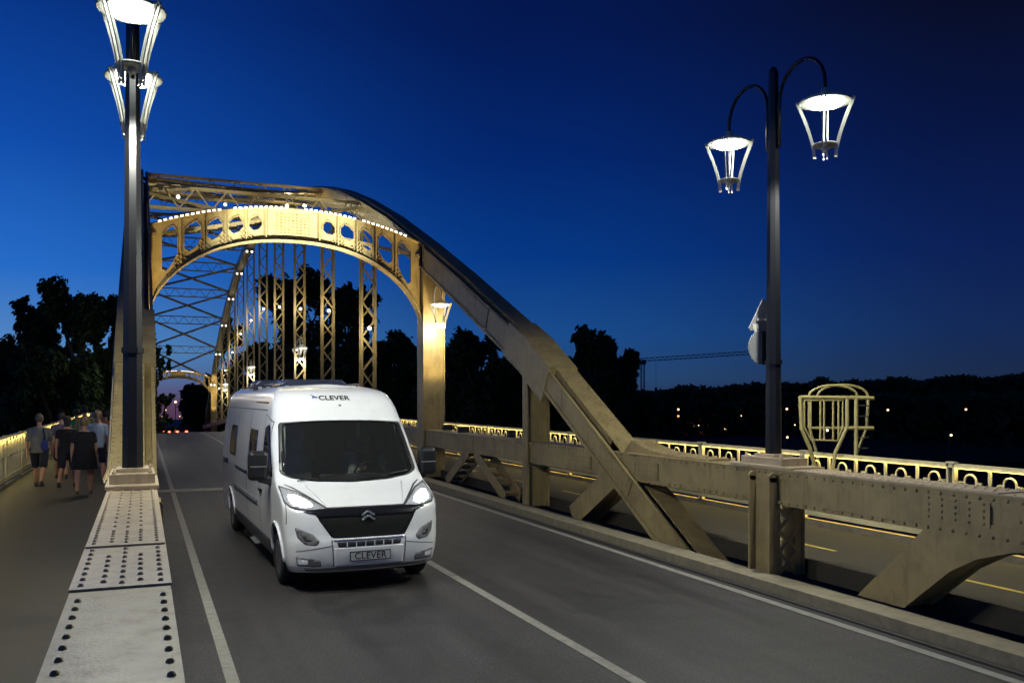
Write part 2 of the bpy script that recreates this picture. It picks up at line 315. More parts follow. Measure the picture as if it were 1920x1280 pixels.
for side in (1, -1):
    t = T(side); s_in = -side                 # inner faces look towards the road
    def sw(b, pts, x0, x1, n0, n1): x0, x1 = sorted((t(x0), t(x1))); b.sweep(pts, x0, x1, n0, n1)
    def bx(b, x0, x1, y0, y1, z0, z1): x0, x1 = sorted((t(x0), t(x1))); b.box(x0, x1, y0, y1, z0, z1)
    # arch chord
    b = BB()
    for pts, dpt in ((seg(CH, 10.9, 17.4), .46), (seg(CH, 17.4, 120.6), .64), (seg(CH, 120.6, 127.1), .46)):
        sw(b, pts, 7.63, 7.66, .003, dpt); sw(b, pts, 7.61, 7.665, -.012, .002); sw(b, pts, 7.60, 7.629, dpt-.07, dpt+.005)
        sw(b, pts, 8.15, 8.18, .003, dpt); sw(b, pts, 7.665, 8.149, dpt-.06, dpt-.03)
    for ya, yb in ((12.9, 14.5), (19.6, 21.6), (27.6, 29.6), (35.5, 37.6)):
        dd = .44 if ya < 17 else .62
        sw(b, seg(CH, ya, yb), 7.612, 7.629, .05, dd-.08)
        for i, (y, z, nr) in enumerate(along(seg(CH, ya+.05, yb-.05), .13)):
            for q_ in ((.09, dd-.12) if i % 2 else (.09, dd*.5, dd-.12)):
                q = Vector((y, z)) - nr*q_; b.rivet((t(7.612), q.x, q.y), (s_in,0,0), .017, .015, 6)
    up = seg(CH, 13.3, 120.5)
    sw(b, up, 7.77, 7.785, -.04, .38); sw(b, up, 8.16, 8.175, -.04, .0)
    cov = [(y, z) for y, z in seg(CH, 13.7, 17.4)]
    cov = [(11.0,1.52),(11.9,1.525),(12.5,1.56),(12.9,1.63),(13.2,1.72)] + [(13.45, U(13.45)+.07)] + [(y, z+.08) for y, z in cov]
    x0, x1 = 7.765, 8.215
    sw(b, cov, x0, x1, 0, .02)
    up2 = [(y, z+.08) for y, z in seg(CH, 17.4, 120.5)]
    sw(b, up2, x0, x1, -.0, .022)
    gp = [(10.95,1.485),(11.0,1.518),(11.9,1.523),(12.5,1.558),(12.9,1.628),(13.2,1.715),(13.5,U(13.5)+.06),(13.9,U(13.9)+.06),(13.9,U(13.9)-.3),(13.3,1.485)]
    a_, c_ = sorted((t(7.77), t(7.79))); b.prism(gp, 'x', a_, c_); a_, c_ = sorted((t(8.185), t(8.2))); b.prism(gp, 'x', a_, c_)
    for pts, cols in ((cov, 5), (up2[:9], 5)):
        for i, (y, z, nr) in enumerate(along(pts, .115 if pts is cov else .2)):
            for c in range(cols):
                if (i+c) % 2 and 0 < c < cols-1: continue
                if pts is not cov and 0 < c < cols-1: continue
                xx = x0+.03+(x1-x0-.06)*c/(cols-1)
                b.rivet((t(xx), y, z), (0, nr.x, nr.y), .019, .017, 6)
    low = seg(CH, 10.95, 12.75)
    sw(b, low, 7.77, 8.145, .0, .025)
    for i, (y, z, nr) in enumerate(along(low, .12)):
        for c in range(5): b.rivet((t(7.81+.075*c), y, z), (0, nr.x, nr.y), .013, .011, 6)
    for i, (y, z, nr) in enumerate(along(seg(CH, 11, 41), .14)):
        q = Vector((y, z)); a = q - nr*.045; c = q - nr*(.425 if y < 17.4 else .605)
        if y > 12.6 or y < 12: b.rivet((t(7.63), a.x, a.y), (s_in,0,0), .016, .015, 6)
        b.rivet((t(7.60), c.x, c.y), (s_in,0,0), .017, .016, 6)
    b.build('arch_chord', CREAM)
    # knuckle block
    for ya, yb in ((16.2, 18.3), (119.7, 121.8)):
        b = BB()
        sw(b, seg(CH, ya, yb), 7.585, 8.235, -.105, -.085); sw(b, seg(CH, ya, yb), 7.585, 7.599, -.09, .70); sw(b, seg(CH, ya, yb), 8.22, 8.24, -.09, .70)
        sw(b, seg(CH, ya, ya+.05), 7.60, 8.22, -.084, -.02)
        for e_ in (ya+.002, yb-.052): sw(b, seg(CH, e_, e_+.05), 7.598, 7.66, -.02, .69); sw(b, seg(CH, e_, e_+.05), 8.15, 8.219, -.02, .69)
        for i, (y, z, nr) in enumerate(along(seg(CH, ya+.1, yb-.1), .16)):
            for n in (.06, .35, .66):
                q = Vector((y, z)) - nr*n
                if n != .35: b.rivet((t(7.585), q.x, q.y), (s_in,0,0), .017, .015, 6)
        for e_ in (ya+.002, yb-.052): sw(b, seg(CH, e_, e_+.05), 7.66, 7.769, -.02, .45)
        b.build('knuckle_block', CREAM)
    # bottom chord
    b = BB(); Y = ys(-9, 129, 3)
    sw(b, [(y, deck(y)+1.5) for y in Y], 7.69, 8.09, .02, .45)
    sw(b, [(y, deck(y)+1.5) for y in Y], 7.66, 8.12, 0, .018)
    sw(b, [(y, deck(y)+1.5) for y in Y], 7.676, 7.69, .018, .12); sw(b, [(y, deck(y)+1.5) for y in Y], 7.67, 7.688, .40, .455)
    y = 2.4
    while y < 60:
        for z in (1.45, 1.08) if y > 24 or y < 12 else (1.45,):
            b.rivet((t(7.676 if z > 1.3 else 7.67), y, z+deck(y)), (s_in,0,0), .021 if y < 20 else .014, .02, 6 if y > 12 else 8)
        if side > 0: b.rivet((t(7.72), y+.05, deck(y)+1.5), (0,0,1), .013, .01, 6)
        y += .155 if y < 20 else .25
    y = 9.9
    while y < 17.2:
        bx(b, 7.70, 8.06, y, y+.10, 1.025, 1.052); y += .165
    # cover plates on its top (two steps towards the arch), splice plate and rivets near the camera
    for x in (7.71, 8.08) if side > 0 else (7.70, 8.07):
        y = 1.9
        while y < 4.7: b.rivet((t(x), y, 1.5), (0,0,1), .0165, .017, 10); y += .166
    for i in range(5):
        for j in range(5):
            if (i+j) % 2 == 0: b.rivet((t(7.69), 5.2+.16*i, 1.11+.08*j), (s_in,0,0), .019, .018, 8)
    b.build('bottom_chord', CREAM)
    b = BB(); bx(b, 7.655, 8.125, 4.79, 10.2, 1.5005, 1.512)
    for c, xo in enumerate((.045, .142, .228, .314, .415)):
        y = 4.87 + (.05 if c % 2 else 0)
        while y < 6.0:
            if not (c in (1,3) and y > 5.85): b.rivet((t(7.66+xo), y, 1.512), (0,0,1), .0155, .016, 10)
            y += .155 if c else .15
    b.build('cover_plate', CREAM2)
    b = BB(); bx(b, 7.66, 8.12, 6.06, 10.2, 1.5125, 1.524)
    for c, xo in enumerate((.045, .142, .228, .314, .415)):
        y = 6.15 + (.05 if c % 2 else 0); k = 0
        while y < 9.75:
            if c in (0, 4) or (k % 2 == 0) or y < 6.7: b.rivet((t(7.66+xo), y, 1.524), (0,0,1), .0145, .014, 8)
            y += .12; k += 1
    b.build('cover_plate', CREAM2)
    b = BB(); bx(b, 7.664, 7.677, 6.15, 6.95, 1.16, 1.42)
    for i in range(5):
        for j in range(4): b.rivet((t(7.664), 6.22+.165*i, 1.2+.065*j), (s_in,0,0), .018, .017, 8)
    b.build('splice_plate', CREAM)
    for ys_ in (3.9, 12.6, 14.9, 21.3, 29.2, 37.2):        # riveted splices along the bottom chord
        b = BB(); bx(b, 7.664, 7.688, ys_-.4, ys_+.4, 1.11, 1.375)
        for i in range(6):
            for j in range(3): b.rivet((t(7.664), ys_-.33+.13*i, 1.16+.08*j), (s_in,0,0), .018, .017, 6)
        b.build('splice_plate', CREAM)
    # haunch below the bottom chord
    b = BB()
    pl = [(7.9,.15),(7.22,.15),(6.62,.66),(6.3,.84),(5.9,.97),(5.4,1.02),(4.6,1.04),(4.6,1.2),(6.95,1.2),(6.95,1.05)]
    for a, c in ((7.672, 7.685), (8.10, 8.12)): a, c = sorted((t(a), t(c))); b.prism(pl, 'x', a, c)
    a, c = sorted((t(7.70), t(8.08)))
    b.prism([(7.88,.15),(7.26,.15),(6.64,.68),(6.32,.86),(5.9,.99),(5.4,1.03),(4.6,1.045),(4.6,1.049),(6.94,1.049)], 'x', a, c)
    b.build('haunch', CREAM)
    # braces under the bottom chord
    def brace(a, c, w, gaps):
        b = BB()
        for x in (7.69, 8.08): b.bar((t(x), a[0], a[1]), (t(x), c[0], c[1]), .03, w, up=(0,-(c[1]-a[1]),c[0]-a[0]))
        if gaps:
            for i in range(5):
                q = Vector(a).lerp(Vector(c), (i+.3)/5); r_ = Vector(a).lerp(Vector(c), (i+.62)/5)
                b.bar((t(7.885), q.x, q.y), (t(7.885), r_.x, r_.y), .37, .05, up=(0,-(c[1]-a[1]),c[0]-a[0]))
        else: b.bar((t(7.885), a[0], a[1]), (t(7.885), c[0], c[1]), .37, w*.5, up=(0,-(c[1]-a[1]),c[0]-a[0]))
        b.build('brace', CREAM)
    brace((23.0,.15), (21.25,1.06), .26, True); brace((18.75,.15), (20.75,1.06), .26, True)
    brace((15.3,.15), (13.75,1.03), .42, False)
    # posts
    b = BB()
    for yc in (17.42,):
        bx(b, 7.63, 7.655, yc-.13, yc+.13, .1, 1.04)
        bx(b, 7.60, 7.635, yc-.12, yc+.12, .1, 2.95); bx(b, 8.10, 8.14, yc-.13, yc+.13, .1, 2.95); bx(b, 7.64, 8.10, yc-.02, yc+.02, .1, 3.0)
        for i in range(20):
            b.rivet((t(7.60), yc-.07, .2+.14*i), (s_in,0,0), .011, .01, 6); b.rivet((t(7.60), yc+.07, .2+.14*i), (s_in,0,0), .011, .01, 6)
    b.build('post', CREAM)
    b = BB(); yc = 9.5
    bx(b, 7.625, 7.66, yc-.20, yc+.20, .1, 1.43)
    for d in (-.2, .2):
        a, c = yc+d-.018, yc+d+.018
        xl = 7.53 if side > 0 else 7.61; bx(b, xl, 7.66, a, c, .1, 1.40); b.tube([(t((xl+7.66)/2), a, 1.40), (t((xl+7.66)/2), c, 1.40)], (7.66-xl)/2, 12)
    bx(b, 8.09, 8.13, yc-.2, yc+.2, .1, 1.04); bx(b, 7.98, 8.08, yc-.19, yc-.16, .1, 1.04); bx(b, 7.67, 7.73, yc-.19, yc-.16, .1, 1.04)
    for i in range(3):
        z = .14+.29*i
        b.bar((t(7.70), yc-.2, z), (t(8.0), yc-.2, z+.27), .02, .045); b.bar((t(7.70), yc-.205, z+.27), (t(8.0), yc-.205, z), .02, .045)
    for i in range(7): b.rivet((t(7.625), yc-.1, 1.36-.19*i), (s_in,0,0), .012, .011, 6); b.rivet((t(7.625), yc+.1, 1.36-.19*i), (s_in,0,0), .012, .011, 6)
    b.build('post', CREAM)
    # portal columns
    for yc in (PAN[0], PAN[-1]):
        b = BB(); z0 = deck(yc)+.1; z1 = U(yc)-.35
        bx(b, 7.66, 8.25, yc-.28, yc-.26, z0, z1+.2); bx(b, 7.66, 8.25, yc+.26, yc+.28, z0, z1+.2)
        bx(b, 7.66, 7.68, yc-.26, yc+.26, z0, z1); bx(b, 8.23, 8.25, yc-.26, yc+.26, z0, z1)
        bx(b, 7.63, 7.66, yc-.34, yc+.34, z0, z1+.3); bx(b, 7.615, 7.63, yc-.34, yc-.24, z0, z1+.3)
        bx(b, 8.25, 8.28, yc-.36, yc+.36, z0, z1-.4)
        if yc < 50:
            for i in range(56):
                b.rivet((t(7.70), yc-.28, z0+.1+.12*i), (0,-1,0), .012, .01, 6); b.rivet((t(8.21), yc-.28, z0+.1+.12*i), (0,-1,0), .012, .01, 6)
                b.rivet((t(7.615), yc-.29, z0+.1+.12*i), (s_in,0,0), .012, .01, 6)
        b.build('portal_column', CREAM)
    # hangers
    for k, yc in enumerate(PAN[1:-1]):
        b = BB(); z0 = deck(yc)+1.45; z1 = U(yc)-.55; xa, xb = t(7.66), t(8.22)
        for x in (7.68, 8.20):
            for d in (-.13, .13): bx(b, x-.05, x+.05, yc+d-.008, yc+d+.008, z0, z1)
            bx(b, x-.008, x+.008, yc-.12, yc+.12, z0, z1)
        n = int((z1-z0)/.62)
        for i in range(n):
            za, zb = z0+(z1-z0)*i/n, z0+(z1-z0)*(i+1)/n
            p, q = (t(7.69), t(8.18)) if i % 2 else (t(8.18), t(7.69))
            b.bar((p, yc-.15, za), (q, yc-.15, zb), .012, .06, up=(0,1,0)) if False else b.bar((p, yc-.145, za), (q, yc-.145, zb), .075, .012, up=(0,1,0))
            if i % 2 == 0 and yc < 60: b.bar((q, yc+.145, za), (p, yc+.145, zb), .04, .012, up=(0,1,0))
        b.build('hanger', CREAM)
# portal girders with octagonal openings
def portal(yc, dz, rivets):
    b = BB(); xa, xb = .16, 7.63; cx = (xa+xb)/2; a = (xb-xa)/2
    top = lambda x: 7.72 - .72*((x-cx)/a)**2 + dz
    bot = lambda x: 4.65 + dz + 2.2*max(0, 1-(abs(x-cx)/a)**2.3)**.62
    th = .03
    outer = [(x, top(x)) for x in [xa+(xb-xa)*i/60 for i in range(61)]]
    lower = [(x, bot(x)) for x in [cx - a*math.cos(math.pi*i/80) for i in range(81)]][::-1]
    poly = outer + lower
    pts = [Vector(p) for p in poly]; n0 = len(pts)
    edges = [(i, (i+1) % n0) for i in range(n0)]; holes = []
    bays = [(.97,1.68),(1.76,2.38),(2.46,3.0)]
    hx = [(.26,.80),(.96,1.42),(1.58,2.04),(2.2,2.62),(2.78,3.14)]
    hx = [(.30,.70),(.86,1.30),(1.44,1.86),(2.0,2.4),(2.54,2.90)]
    st = [.78, 1.37, 1.93, 2.47, 3.0]
    for l0, l1 in hx:
        for mir in (0, 1):
            x0, x1 = xa+l0, xa+l1
            if mir: x0, x1 = xb-l1, xb-l0
            m0, m1 = (x0, x1)
            zt0, zt1 = top(x0)-.2, top(x1)-.2
            mg = .30
            zb0, zb1 = bot(x0)+mg, bot(x1)+mg
            c = min(.13, (x1-x0)*.32)
            if mir == 0: zb0 = max(zb0, zb1-.9)
            else: zb1 = max(zb1, zb0-.9)
            cb0 = min(c*1.2, (zt0-zb0)*.3); cb1 = min(c*1.2, (zt1-zb1)*.3)
            hole = [(x0+c, zt0+.02), (x1-c, zt1+.02), (x1, zt1-c), (x1, zb1+cb1), (x1-c, zb1+(zb0-zb1)*.25), (x0+c, zb0+(zb1-zb0)*.25), (x0, zb0+cb0), (x0, zt0-c)]
            o = len(pts); pts += [Vector(p) for p in hole]; edges += [(o+i, o+(i+1) % 8) for i in range(8)]; holes.append(hole)
    V, E, Fc, *_ = delaunay_2d_cdt(pts, edges, [], 0, 1e-5)
    def inside(p, poly):
        c = False; n = len(poly)
        for i in range(n):
            x0, y0 = poly[i]; x1, y1 = poly[(i+1) % n]
            if (y0 > p[1]) != (y1 > p[1]) and p[0] < (x1-x0)*(p[1]-y0)/(y1-y0)+x0: c = not c
        return c
    tri = []
    for f in Fc:
        c = ((V[f[0]].x+V[f[1]].x+V[f[2]].x)/3, (V[f[0]].y+V[f[1]].y+V[f[2]].y)/3)
        if inside(c, poly) and not any(inside(c, h) for h in holes): tri.append(f)
    n = len(V); vs = [(v.x, yc-th/2, v.y) for v in V] + [(v.x, yc+th/2, v.y) for v in V]
    fs = [tuple(f) for f in tri] + [tuple(i+n for i in f[::-1]) for f in tri]
    cnt = {}
    for f in tri:
        for i in range(3): e = (f[i], f[(i+1)%3]); cnt[tuple(sorted(e))] = cnt.get(tuple(sorted(e)), []) + [e]
    fs += [(e[0][1], e[0][0], e[0][0]+n, e[0][1]+n) for e in cnt.values() if len(e) == 1]
    b.add(vs, fs)
    for (x0, z0), (x1, z1) in zip(lower, lower[1:]): b.bar((x0, yc, z0-.012), (x1, yc, z1-.012), .40, .02, up=(0, 0, 1) if abs(x1-x0) > .02 else (1,0,0))
    for (x0, z0), (x1, z1) in zip(outer, outer[1:]): b.bar((x0, yc, z0+.01), (x1, yc, z1+.01), .34, .02)
    for h in holes:                               # raised rim round each opening
        for p, q in zip(h, h[1:]+h[:1]): b.bar((p[0], yc, p[1]), (q[0], yc, q[1]), .09, .016, up=(q[1]-p[1], 0, p[0]-q[0]))
    for l0 in st:
        for x in (xa+l0, xb-l0): b.box(x-.012, x+.012, yc-.10, yc-.016, bot(x)+.0, top(x)-.005); b.box(x-.045, x+.045, yc-.028, yc-.0155, bot(x)+.0, top(x)-.005)
    if rivets:
        for i in range(9):
            for j in range(8): b.rivet((cx-.44+.11*i, yc-.015, top(cx)-.15-.088*j), (0,-1,0), .026, .05, 6)
        for l0 in st[:4]:
            for x in (xa+l0, xb-l0):
                s = 1 if x < cx else -1
                for i in range(4):
                    for j in range(7):
                        xx = x + s*(-.16+.09*i)+.03*(j%2); zz = bot(xx)+.05+.06*j
                        if zz < bot(xx)+.42-.12*abs(i-1): b.rivet((xx, yc-.03, zz), (0,-1,0), .024, .05, 6)
        for i in range(60):
            x = xa+(xb-xa)*(i+.5)/60; b.rivet((x, yc-.015, top(x)-.05), (0,-1,0), .012, .01, 6)
    o = b.build('portal_girder', CREAM)
    b = BB()
    N_ = 52
    for i in range(N_):
        x = xa+.25+(xb-xa-.5)*i/(N_-1)
        if i in (12, 13, 25, 26, 27, 39) or (i > 49): continue
        dx = .035; b.bar((x-dx, yc-.19, top(x-dx)+.02), (x+dx, yc-.19, top(x+dx)+.02), .03, .035)
    nf = len(b.f)
    for (x0, z0), (x1, z1) in zip(outer, outer[1:]): b.bar((x0, yc-.174, z0+.02), (x1, yc-.174, z1+.02), .004, .03)
    o2 = b.build('led_strip', LENS2, parent=o); o2.data.materials.append(IRON)
    for p_ in o2.data.polygons:
        if p_.index >= nf: p_.material_index = 1
portal(PAN[0], 0, True)
portal(PAN[-1], deck(PAN[-1]), False)
# wind bracing between the two arches
XI, XO = .08, 7.70
for k, yc in enumerate(PAN):
    if k in (0, 11): continue
    b = BB(); z = U(yc)-.1; dp = .75 if k not in (0, 11) else .45
    if k in (0, 11): z = U(yc)+.0
    for d in (0, dp):
        b.bar((XI, yc-.12, z-d), (XO, yc-.12, z-d), .07, .07); b.bar((XI, yc+.12, z-d), (XO, yc+.12, z-d), .07, .07)
    n = 14
    for i in range(n):
        x0, x1 = XI+(XO-XI)*i/n, XI+(XO-XI)*(i+1)/n
        za, zb = (z, z-dp) if i % 2 else (z-dp, z)
        b.bar((x0, yc-.13, za), (x1, yc-.13, zb), .012, .05, up=(0,1,0)) if False else b.bar((x0, yc-.14, za), (x1, yc-.14, zb), .045, .012, up=(0,1,0))
        if i % 2: b.box(x0-.09, x0+.09, yc-.165, yc+.165, z+.01, z+.03)
    b.build('wind_strut', CREAM)
for ya, yb in zip(PAN[:-1], PAN[1:]):
    for mir in (0, 1):
        b = BB(); x0, x1 = (XI, XO) if mir else (XO, XI); off = .0 if mir else -.12
        P, Q = Vector((x0, ya, U(ya)-.25+off)), Vector((x1, yb, U(yb)-.25+off)); d = (Q-P).normalized(); sd = d.cross(Vector((0,0,1))).normalized()
        for s_ in (-1, 1):
            b.bar(P+sd*.16*s_, Q+sd*.16*s_, .075, .09)
        for i in range(1, 13):
            q = P.lerp(Q, i/13); b.bar(q-sd*.15+Vector((0,0,-.045)), q+sd*.15+Vector((0,0,-.045)), .22, .015)
        b.build('wind_diagonal', CREAM)
# conduits running up the left chord
b = BB()
for dx in (0, .035):
    cd = [( -.43-dx, y, z-.3) for y, z in seg(CH, 13.6, 60)]
    b.tube(cd, .016, 6)
b.build('conduit', CREAM2)
# ------------------------------------------------------------------ railings
def make_railing(side):
    X = -3.03 if side < 0 else 10.47; s = 1 if side < 0 else -1     # s: towards the road
    root = empty('railing', (X, -12, 0), 'cream arched railing with lit handrail, %s' % ('beside the walking people' if side < 0 else 'beyond the right truss, before the ladder cage'), 'railing')
    pan = MB()
    pan.box(-.03, .03, 0, 3, .50, .56)
    for d in (-1, 1): pan.box(d*.027-.003, d*.027+.003, 0, 3, .455, .50)
    pan.box(-.006, .006, 0, 3, 1.20, 1.225); pan.box(-.008, .008, 0, 3, 1.0, 1.03)
    pan.box(-.035, .035, 0, 3, 1.49, 1.53)
    pan.box(-s*.035-.003, -s*.035+.003, 0, 3, 1.452, 1.489); pan.box(s*.035-.003, s*.035+.003, 0, 3, 1.472, 1.489)
    for i in range(5):
        y0 = .6*i
        if i: pan.box(-.018, .018, y0-.018, y0+.018, .56, 1.485)
        c = y0+.3
        pan.tube([(0, c-.09, 1.03), (0, c-.09, 1.3)] + [(0, c-.09*math.cos(math.pi*k/8), 1.3+.09*math.sin(math.pi*k/8)) for k in range(1, 8)] + [(0, c+.09, 1.3), (0, c+.09, 1.03)], .016, 6)
        for d in (-.16, .16): pan.box(-.02, .02, c+d-.02, c+d+.02, 1.12, 1.29); pan.box(-.012, .012, min(c+d, c+d*.5), max(c+d, c+d*.5), 1.27, 1.29)
        for k in range(5): pan.box(-.008, .008, y0+.06+.12*k-.022, y0+.06+.12*k+.022, .56, 1.0)
    p0 = pan.build('railing_panel', RAILC, root)
    led = MB(); led.box(s*.021-.009, s*.021+.009, .05, 2.95, 1.478, 1.487)
    l0 = led.build('led_strip', LEDW if side < 0 else LEDW2, p0)
    if side > 0:
        led = MB(); led.box(-.012, .012, .05, 2.95, .488, .497); led.build('led_strip', LEDK, p0)
    post = MB()
    for d in (-.05, .05): post.box(-.035, .035, d-.018, d+.018, .35, 1.52)
    post.box(-.05, .05, -.09, .09, .35, .40); post.box(-.045, .045, -.075, .075, 1.53, 1.55)
    q0 = post.build('railing_post', RAILC, root)
    for k in range(46):
        y = 3.0*k; za, zb = deck(-12+y), deck(-9+y)
        p = p0 if k == 0 else copy_tree(p0, root)
        p.location = (0, y, za); p.rotation_euler = (math.atan2(zb-za, 3), 0, 0)
        q = q0 if k == 0 else copy_tree(q0, root)
        q.location = (0, y, za)
make_railing(-1); make_railing(1)

# ------------------------------------------------------------------ lamps
def lantern_meshes(parent, y, z, k=1.0, lens=LENS):
    f = MB()
    for a in range(4):
        A = math.pi/4 + a*math.pi/2; ca, sa = math.cos(A), math.sin(A)
        for w in (-.022, .022):
            pts = []
            for i in range(9):
                u = i/8; r = (.125 + .215*(u**1.5))*k; zz = (-.70 + .72*u)*k
                pts.append((r*ca - w*sa, r*sa + w*ca, zz))
            for p, q in zip(pts, pts[1:]): f.bar(p, q, .014*k, .036*k, up=(ca, sa, .3))
    f.lathe([(.135*k,-.56*k), (.15*k,-.56*k), (.15*k,-.535*k), (.135*k,-.535*k)], n=16)
    f.lathe([(.03*k,-.62*k), (.05*k,-.6*k), (.035*k,-.56*k), (.13*k,-.55*k), (.13*k,-.54*k)], n=12)
    f.lathe([(.31*k,-.02*k), (.32*k,.0), (.22*k,.05*k), (.07*k,.10*k), (.05*k,.16*k), (.03*k,.17*k)], n=24)
    o = f.build('lantern', LAMPF, parent, M=Matrix.Translation((0, y, z)))
    l = MB(); l.lathe([(.02*k,-.085*k), (.10*k,-.08*k), (.19*k,-.055*k), (.235*k,-.024*k)], n=24)
    l.build('lens', lens, o, M=Matrix.Translation((0, y, z)))
    return o
def make_street_lamp(loc, label, rz=0, signs=False):
    root = empty('street_lamp', loc, label, 'street lamp', 'tall twin lantern street lamps on the trusses', rz)
    b = MB(); b.box(-.25, .25, -.65, .65, .012, .05); b.box(-.215, .215, -.42, .42, .05, .15); b.box(-.16, .16, -.2, .2, .15, .19)
    for x in (-.17, .17):
        for y in (-.36, .36): b.lathe([(.025,.15),(.025,.175),(.012,.18),(.012,.2)], (x, y, 0), 6)
    b.build('plinth', CREAM2, root, bevel=.005)
    p = MB(); p.lathe([(.112,.19),(.108,.7),(.095,2.4),(.075,4.5),(.066,5.35),(.05,5.4),(.02,5.43)], n=8, smooth=False)
    p.lathe([(.12,1.4),(.12,1.46)], n=8, smooth=False)
    p.build('pole', POLE, root)
    for s in (-1, 1):
        a = MB()
        pts = [(0, s*.12, 4.32), (0, s*.12, 4.9)] + [(0, s*(.55-.43*math.cos(math.pi*k/12)), 4.9+.43*math.sin(math.pi*k/12)) for k in range(1, 12)] + [(0, s*.98, 4.9), (0, s*.98, 4.82)]
        a.tube(pts, .024, 8); a.bar((0, s*.05, 4.45), (0, s*.13, 4.45), .03, .03); a.bar((0, s*.05, 4.85), (0, s*.13, 4.85), .03, .03)
        a.build('arm', LAMPF if False else POLE, root)
        lantern_meshes(root, s*.98, 4.79-.13)
        light('lamp_light', 'SPOT', (0, s*.98, 4.79-.88), LAMP_W, (.98,1,.90), root, .12, rot=(0,0,0), angle=172, blend=.25)
    return root
make_street_lamp((-.10, 10.2, 1.52), 'near street lamp on the left truss, its dark pole in front of the arch foot')
make_street_lamp((7.89, 9.64, 1.50), 'street lamp on the right truss with two road signs on its pole')
def make_bracket(loc, label, one=False):
    root = empty('bracket_lamp', loc, label, 'bracket lamp', 'twin lantern bracket lamps fixed to the hangers')
    b = MB(); b.box(-.05, .05, -.2, .2, -.3, .0); b.bar((0,-.2,-.1), (0,.2,-.1), .04, .04); b.build('bracket', LAMPF, root)
    for s in ((-1,) if one else (-1, 1)):
        y0 = .33 if one else .2
        a = MB(); a.tube([(0, s*y0, -.25), (0, s*y0, .25)] + [(0, s*(y0+.31-.31*math.cos(math.pi*k/10)), .25+.31*math.sin(math.pi*k/10)) for k in range(1, 10)] + [(0, s*(y0+.62), .22), (0, s*(y0+.62), .08)], .022, 6)
        a.build('arm', LAMPF, root)
        lantern_meshes(root, s*(y0+.62), .0, lens=LENS2)
        light('lamp_light', 'POINT', (0, s*(y0+.62), -.74), 110, (1,.97,.84), root, .1)
    return root
for X, sd in ((7.95, 'right'), (-.15, 'left')):
    for k, yy in enumerate((25.25, 49.1, 72.95, 96.8)):
        w = ['on the %s portal column', 'on the nearer lit hanger of the %s truss', 'halfway along the %s truss', 'near the far end of the %s truss'][k] % sd
        make_bracket((X, yy, 5.15+deck(yy)), 'white twin lantern bracket lamp ' + w, one=(k == 0))
# small floodlights on hangers and arch nodes
def flood(loc, label, group, r=.11):
    root = empty('floodlight', loc, label, 'floodlight', group)
    b = MB(); b.box(-.09, .09, -.05, .09, -.08, .09); b.bar((0,.08,0), (0,.22,.0), .03, .03); b.build('housing', IRON, root, bevel=.01)
    l = MB(); l.lathe([(r*.3,-.05), (r*.8,-.03), (r,0), (r*.8,.03)], n=10, M=Matrix.Rotation(R(90),4,'X')); l.build('lens', LENS2, root, M=Matrix.Translation((0,-.06,0)))
    return root
HG = [.51,.53,.53,.55,.58,.58,.58,.56,.54,.52]
for X, sd in ((7.94, 'right'), (-.15, 'left')):
    for k, yy in enumerate(PAN[1:-1]):
        flood((X, yy-.22, (U(yy)-deck(yy))*HG[k]+deck(yy)), 'small white floodlight on the %s hanger of the %s truss' % (['first','second','third','fourth','fifth','sixth','seventh','eighth','ninth','tenth'][k] + ' nearest', sd), 'floodlights on the hangers', .075)
        if X > 0: light('flood_light', 'POINT', (X-.5, yy-1.1, (U(yy)-deck(yy))*HG[k]+deck(yy)), 95, (1,.9,.6), None, .08)
for k, yy in enumerate(PAN[4:]):
    for dx, wn in ((0, 'inner'), (.38, 'outer')):
        flood((7.62+dx, yy-.3, U(yy)-.95), '%s round floodlight of the pair under right arch node %s from the near portal' % (wn, ['five','six','seven','eight','nine','ten','eleven','twelve'][k]), 'floodlights under the arch nodes', .08)
for (px, py, z) in ((585,335,34), (507,377,33), (594,364,40), (653,391,36)):
    pass
for x, y, z, w in ((3.2, 32.9, 8.95, 200), (5.6, 33.0, 8.9, 160), (1.4, 40.9, 11.1, 120), (6.0, 40.9, 11.1, 300), (6.8, 41.0, 11.2, 200), (4.0, 48.9, 12.6, 160)):
    r_ = flood((x, y-.25, z), 'floodlight hung in the wind bracing, %s' % {3.2:'left of the pair on the first strut', 5.6:'right of the pair on the first strut', 1.4:'leftmost on the second strut', 6.0:'middle of the second strut', 6.8:'rightmost on the second strut', 4.0:'alone on the third strut'}[x], 'floodlights in the wind bracing', .075)
    light('flood_light', 'POINT', (0, -.3, .0), w*.14, (1,.82,.45), r_, .1)
